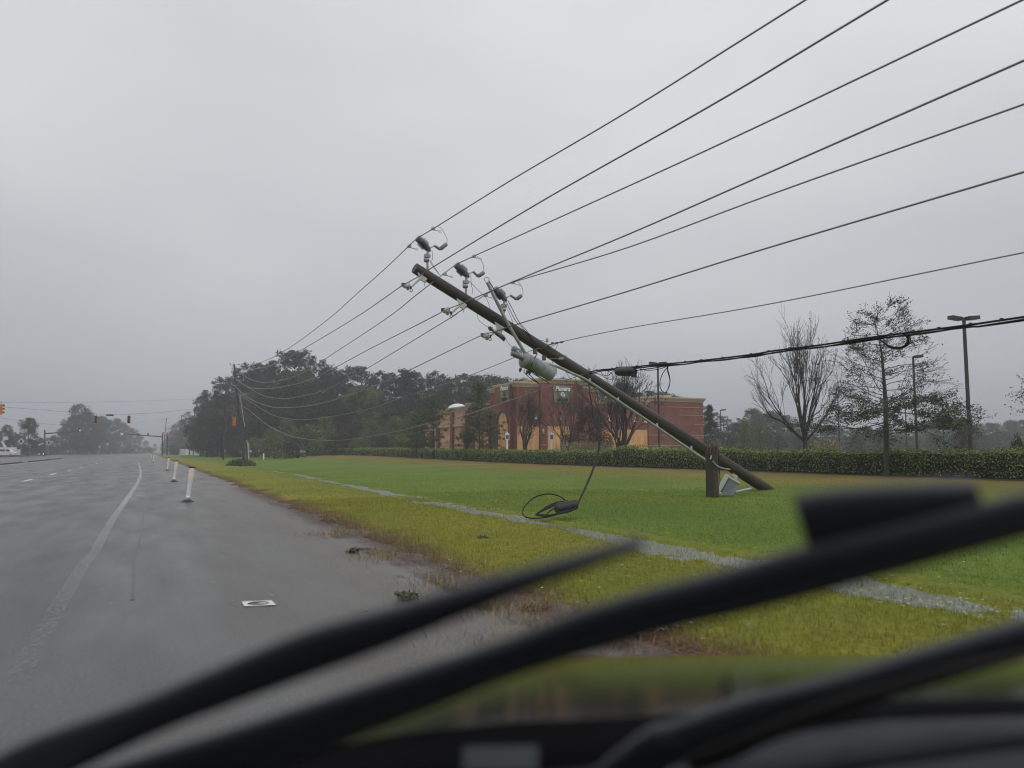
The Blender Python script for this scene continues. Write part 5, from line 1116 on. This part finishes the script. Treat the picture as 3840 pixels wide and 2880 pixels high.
# vehicles far left
def van(px, D, label, rz, sc=1.):
    b0 = drop(px, D); b0.z = .0; t = thing('white_van', label, 'van', b0, rz=rz); t.scale = (sc, sc, sc)
    s = MB(); prof = [(-2.6, .45), (2.5, .45), (2.6, 1.0), (2.35, 1.25), (1.5, 1.4), (.9, 2.25), (-2.55, 2.3), (-2.65, 1.2)]
    s.add([(x, -.95, z) for x, z in prof] + [(x, .95, z) for x, z in prof], [tuple(range(7, -1, -1)), tuple(range(8, 16))] + [(i, (i + 1) % 8, 8 + (i + 1) % 8, 8 + i) for i in range(8)]); s.build('body', 'carwhite', t, local=True)
    s = MB(); s.box((.95, -.956, 1.75), (.9, .01, .55)); s.box((-.9, -.956, 1.75), (2.2, .01, .5)); s.split('window', 'glassdark', t, local=True)
    for x in (-1.7, 1.7):
        for y in (-.9, .9):
            s = MB(); s.lathe((x, y - .12, .36), (x, y + .12, .36), [(0, .3), (.1, .36), (.9, .36), (1, .3)], 14); w_ = s.build('wheel', 'rubber', t, local=True); s = MB(); s.lathe((x, y - .13, .36), (x, y + .13, .36), [(0, .18), (1, .18)], 10); s.build('rim', 'galv', w_, local=True)
    return t
van(22, 215, 'white van parked at the far left edge below the trees', .15)
b0 = drop(20, 222); t = thing('bucket_truck', 'pale bucket truck behind the white van at the far left', 'truck', b0)
s = MB(); s.box(b0 + Vector((0, 0, 1.6)), (5, 2.2, 2.0)); s.box(b0 + Vector((3, 0, 1.2)), (1.6, 2.1, 1.6)); s.build('body', 'carwhite', t)
s = MB(); s.tube([b0 + Vector((0, 0, 2.6)), b0 + Vector((-1.2, 0, 4.2)), b0 + Vector((-.2, 0, 5.0))], .28, 8); s.box(b0 + Vector((-.2, 0, 5.2)), (.9, .9, 1.)); s.build('boom', 'carwhite', t)
s = MB()
for x in (-1.6, 3.0): s.lathe(b0 + Vector((x, -1.2, .45)), b0 + Vector((x, -.9, .45)), [(0, .4), (.1, .47), (1, .47)], 12)
s.split('wheel', 'rubber', t)
# approaching car with lights on
m = bpy.data.materials.new('lit_headlight'); m.use_nodes = True; bs = m.node_tree.nodes['Principled BSDF']; bs.inputs['Emission Color'].default_value = (1, .95, .85, 1); bs.inputs['Emission Strength'].default_value = 4; M['headlit'] = m
b0 = drop(155, 240); b0.z = 0; t = thing('distant_car', 'distant dark car with a lit headlight on the far left', 'car', b0)
s = MB(); pr = [(-.9, .3), (.9, .3), (.92, .85), (.68, 1.4), (-.68, 1.4), (-.92, .85)]; s.add([b0 + Vector((x, 0, z)) for x, z in pr] + [b0 + Vector((x, 4.3, z)) for x, z in pr], [tuple(range(6)), tuple(range(11, 5, -1))] + [((i + 1) % 6, i, 6 + i, 6 + (i + 1) % 6) for i in range(6)]); s.build('body', 'bronze', t)
s = MB(); s.add([b0 + Vector((x, -.01, z)) for x, z in [(-.75, .95), (.75, .95), (.6, 1.34), (-.6, 1.34)]], [(0, 1, 2, 3)]); s.build('windscreen', 'glassdark', t)
for x in (-.65, .65):
    s = MB(); s.lathe(b0 + Vector((x, -.05, .68)), b0 + Vector((x, .02, .68)), [(0, .09), (1, .09)], 10); s.build('headlight', 'headlit', t)
    s = MB(); s.lathe(b0 + Vector((x * 1.25, .6, .32)), b0 + Vector((x * 1.38, .6, .32)), [(0, .32), (1, .32)], 12); s.split('wheel', 'rubber', t)

# ================================================================== OWN CAR
car = thing('car', 'dark car in the foreground with wet bonnet and raised black wipers', 'car', (0.3, 1.4, 0))
nx, ny = 40, 22; hv = []
def hoodz(x, s_):
    z = 1.118 - .175 * s_ - .10 * s_ * s_; e = max(0, -.02 - x) ; z -= .35 * e * e + (.0 if x > -.42 else (x + .42) ** 2 * 4); e = max(0, x - 1.3); return z - .3 * e * e
nearline = [(-.62, 1.00), (-.35, 1.07), (0, 1.12), (.3, 1.15), (.6, 1.165), (1.0, 1.16), (1.5, 1.12)]
def nl(x):
    for (a, ya_), (b_, yb_) in zip(nearline, nearline[1:]):
        if x <= b_: return ya_ + (yb_ - ya_) * (x - a) / (b_ - a)
    return nearline[-1][1]
for j in range(ny):
    s_ = j / (ny - 1)
    for i in range(nx):
        x = -.60 + 2.4 * i / (nx - 1); x2 = x + (.28 * s_ * (1 - i / (nx - 1))); y = nl(x) + (2.55 - .12 * max(0, x - .8) ** 2 - nl(x)) * s_; hv.append((x2, y, hoodz(x, s_)))
s = MB(); s.add(hv, [(j * nx + i, j * nx + i + 1, (j + 1) * nx + i + 1, (j + 1) * nx + i) for j in range(ny - 1) for i in range(nx - 1)], True)
# folded down front and side so the bonnet has depth
fr = hv[-nx:]; s.add(fr + [(x, y + .06, z - .35) for x, y, z in fr], [(i, i + 1, nx + i + 1, nx + i) for i in range(nx - 1)], True)
sdv = [hv[j * nx] for j in range(ny)]; s.add(sdv + [(x - .05, y, z - .4) for x, y, z in sdv], [(j, ny + j, ny + j + 1, j + 1) for j in range(ny - 1)], True)
s.build('bonnet', 'carpaint', car)
def band(name, m, top, bot, y0, y1, thick=.03, rad=None):
    """cowl strips: upper and lower outline, running across the car"""
    s = MB(); n = len(top); V = [at(x, y, yy) for (x, y), yy in zip(top, y0)] + [at(x, y, yy) for (x, y), yy in zip(bot, y1)]
    V += [v - Vector((0, 0, thick)) for v in V]
    f = [(i, i + 1, n + i + 1, n + i) for i in range(n - 1)] + [(2 * n + n + i, 2 * n + n + i + 1, 2 * n + i + 1, 2 * n + i) for i in range(n - 1)] + [(i + 1, i, 2 * n + i, 2 * n + i + 1) for i in range(n - 1)] + [(n + i, n + i + 1, 3 * n + i + 1, 3 * n + i) for i in range(n - 1)]
    s.add(V, f, True); return s.build(name, m, car)
X = [200, 955, 1500, 1910, 2200, 2682, 3312, 3840, 4300]
l1 = [3010, 2850, 2765, 2712, 2702, 2673, 2632, 2622, 2625]
l2 = [3100, 3000, 2940, 2910, 2880, 2790, 2702, 2686, 2690]
l3 = [3200, 3150, 3110, 3080, 3030, 2930, 2838, 2762, 2740]
l4 = [3300, 3250, 3200, 3160, 3120, 3010, 2880, 2812, 2790]
l5 = [3700, 3700, 3700, 3700, 3700, 3700, 3700, 3700, 3700]
def ys(base): return [base + d for d in (-.12, -.04, 0, .02, .03, .04, .045, .04, .02)]
band('cowl_seal', 'trim', list(zip(X, [y - 5 for y in l1])), list(zip(X, l2)), ys(1.075), ys(1.03), .05)
band('cowl_panel', 'cowl', list(zip(X, [y - 3 for y in l2])), list(zip(X, l3)), ys(1.025), ys(.92), .02)
band('windscreen_frit', 'trim', list(zip(X, [y - 3 for y in l3])), list(zip(X, l4)), ys(.90), ys(.86), .02)
band('dashboard', 'cowl', list(zip(X, [y - 3 for y in l4])), list(zip(X, l5)), ys(.80), ys(.45), .02)
s = MB(); q_ = [at(1740, 2800, 1.0), at(2018, 2795, 1.0), at(2018, 2890, .93), at(1735, 2890, .93)]; s.hexa(q_, [p - Vector((0, -.01, .02)) for p in q_]); s.build('cowl_vent', 'cowl', car)  # grey plate modelled in place of a reflection on the cowl
s = MB(); s.box((.35, -.95, 1.86), (1.5, 2.3, .05)); s.build('roof', 'carpaint', car)  # out of view, added to shade the dashboard
# wipers lie on the raked windscreen plane
def wp(px, py, off=0.):
    r = ray(px, py)  # plane y = .62 - (z-1.5)*.75
    k = (.62 + off) / (r.y + .75 * r.z); return Vector((0, 0, EYE)) + r * k
WN = Vector((0, 1, .75)).normalized()
def sweepbar(up, lo, off, th, seg=6):
    """bar whose upper and lower edges are given; rounded box section with real thickness along the glass normal"""
    U = cr([wp(x, y, off) for x, y in up], seg); Lo = cr([wp(x, y, off) for x, y in lo], seg); n = min(len(U), len(Lo)); s = MB(); V = []; ns = 10
    for i in range(n):
        a, b_ = U[i], Lo[i]; c = (a + b_) / 2; hw = (a - b_) / 2
        for k in range(ns):
            an = 6.283 * k / ns; cx = math.copysign(abs(math.cos(an)) ** .6, math.cos(an)); sy = math.copysign(abs(math.sin(an)) ** .6, math.sin(an)); V.append(c + hw * cx + WN * sy * th / 2)
    s.add(V, [(i * ns + k, i * ns + (k + 1) % ns, (i + 1) * ns + (k + 1) % ns, (i + 1) * ns + k) for i in range(n - 1) for k in range(ns)] + [tuple(range(ns - 1, -1, -1)), tuple((n - 1) * ns + k for k in range(ns))], True); return s
S_ = 1.736
def sc(l): return [(x * S_, y * S_) for x, y in l]
BU = [(300, 2905), (600, 2815), (868, 2733), (1215, 2620), (1563, 2508), (1920, 2390), (2180, 2290), (2441, 2212), (2675, 2151), (2988, 2062), (3396, 1960), (3930, 1828)]
BL = [(420, 3080), (760, 2965), (1020, 2880), (1302, 2760), (1600, 2645), (1920, 2520), (2267, 2412), (2528, 2338), (2740, 2290), (3040, 2215), (3430, 2108), (3930, 1968)]
wb = sweepbar(BU, BL, .03, .016).build('wiper_blade', 'wiper', car)
def offs(l, d): return [(x, y + d) for x, y in l]
sweepbar(offs(BL, -14), offs(BL, 18), .02, .006).build('rubber_lip', 'rubber', wb)
sweepbar([(2974, 1862), (3080, 1842), (3250, 1824), (3450, 1814), (3655, 1808)], [(3035, 2075), (3140, 2050), (3280, 2010), (3460, 1970), (3670, 1925)], .045, .018).build('blade_holder', 'wiper', wb)
AU = [(-60, 2860), (120, 2770), (486, 2640), (781, 2516), (1128, 2372), (1476, 2275), (1920, 2150), (2180, 2082), (2405, 2022)]
AL = [(-60, 3060), (200, 2935), (608, 2740), (868, 2640), (1128, 2545), (1476, 2415), (1920, 2228), (2180, 2132), (2415, 2046)]
sweepbar(AU, AL, .012, .014).build('wiper_arm', 'wiper', car)
CU = [(2180, 2930), (2300, 2830), (2430, 2738), (2519, 2716), (2793, 2622), (3119, 2542), (3386, 2462), (3600, 2400), (3840, 2330), (3980, 2290)]
CL = [(2420, 2960), (2500, 2880), (2570, 2826), (2660, 2800), (2830, 2732), (3110, 2626), (3350, 2556), (3571, 2493), (3840, 2441), (3980, 2400)]
wa = sweepbar(CU, CL, .05, .018).build('wiper_arm', 'wiperarm', car)
sweepbar([(2560, 2830), (2660, 2795), (2830, 2728), (3110, 2622), (3350, 2552), (3571, 2490), (3840, 2437), (3980, 2396)], [(2600, 2890), (2740, 2848), (2900, 2770), (3130, 2690), (3350, 2606), (3571, 2540), (3840, 2462), (3980, 2420)], .035, .012).build('wiper_blade', 'rubber', wa)
s = MB(); p = wp(1440 * S_, 1604 * S_, .055); s.lathe(p - WN * .015, p + WN * .012, [(0, .024), (.7, .024), (1, .014)], 16); s.build('pivot_cap', 'wiperarm', wa)

# ================================================================== HAZE
m = bpy.data.materials.new('rain_haze'); m.use_nodes = True; m.node_tree.nodes.clear(); N, L = NT(m.node_tree)
o_ = N('ShaderNodeOutputMaterial'); pv = N('ShaderNodeVolumePrincipled'); pv.inputs['Color'].default_value = (.92, .95, .99, 1); pv.inputs['Density'].default_value = .00105; pv.inputs['Anisotropy'].default_value = .2; L(pv.outputs[0], o_.inputs['Volume'])
s = MB(); s.box((0, 500, 16.5), (7000, 9000, 37)); hb = s.build('haze', m); tag(hb, 'pale rain haze over the whole place', 'haze', kind='stuff')
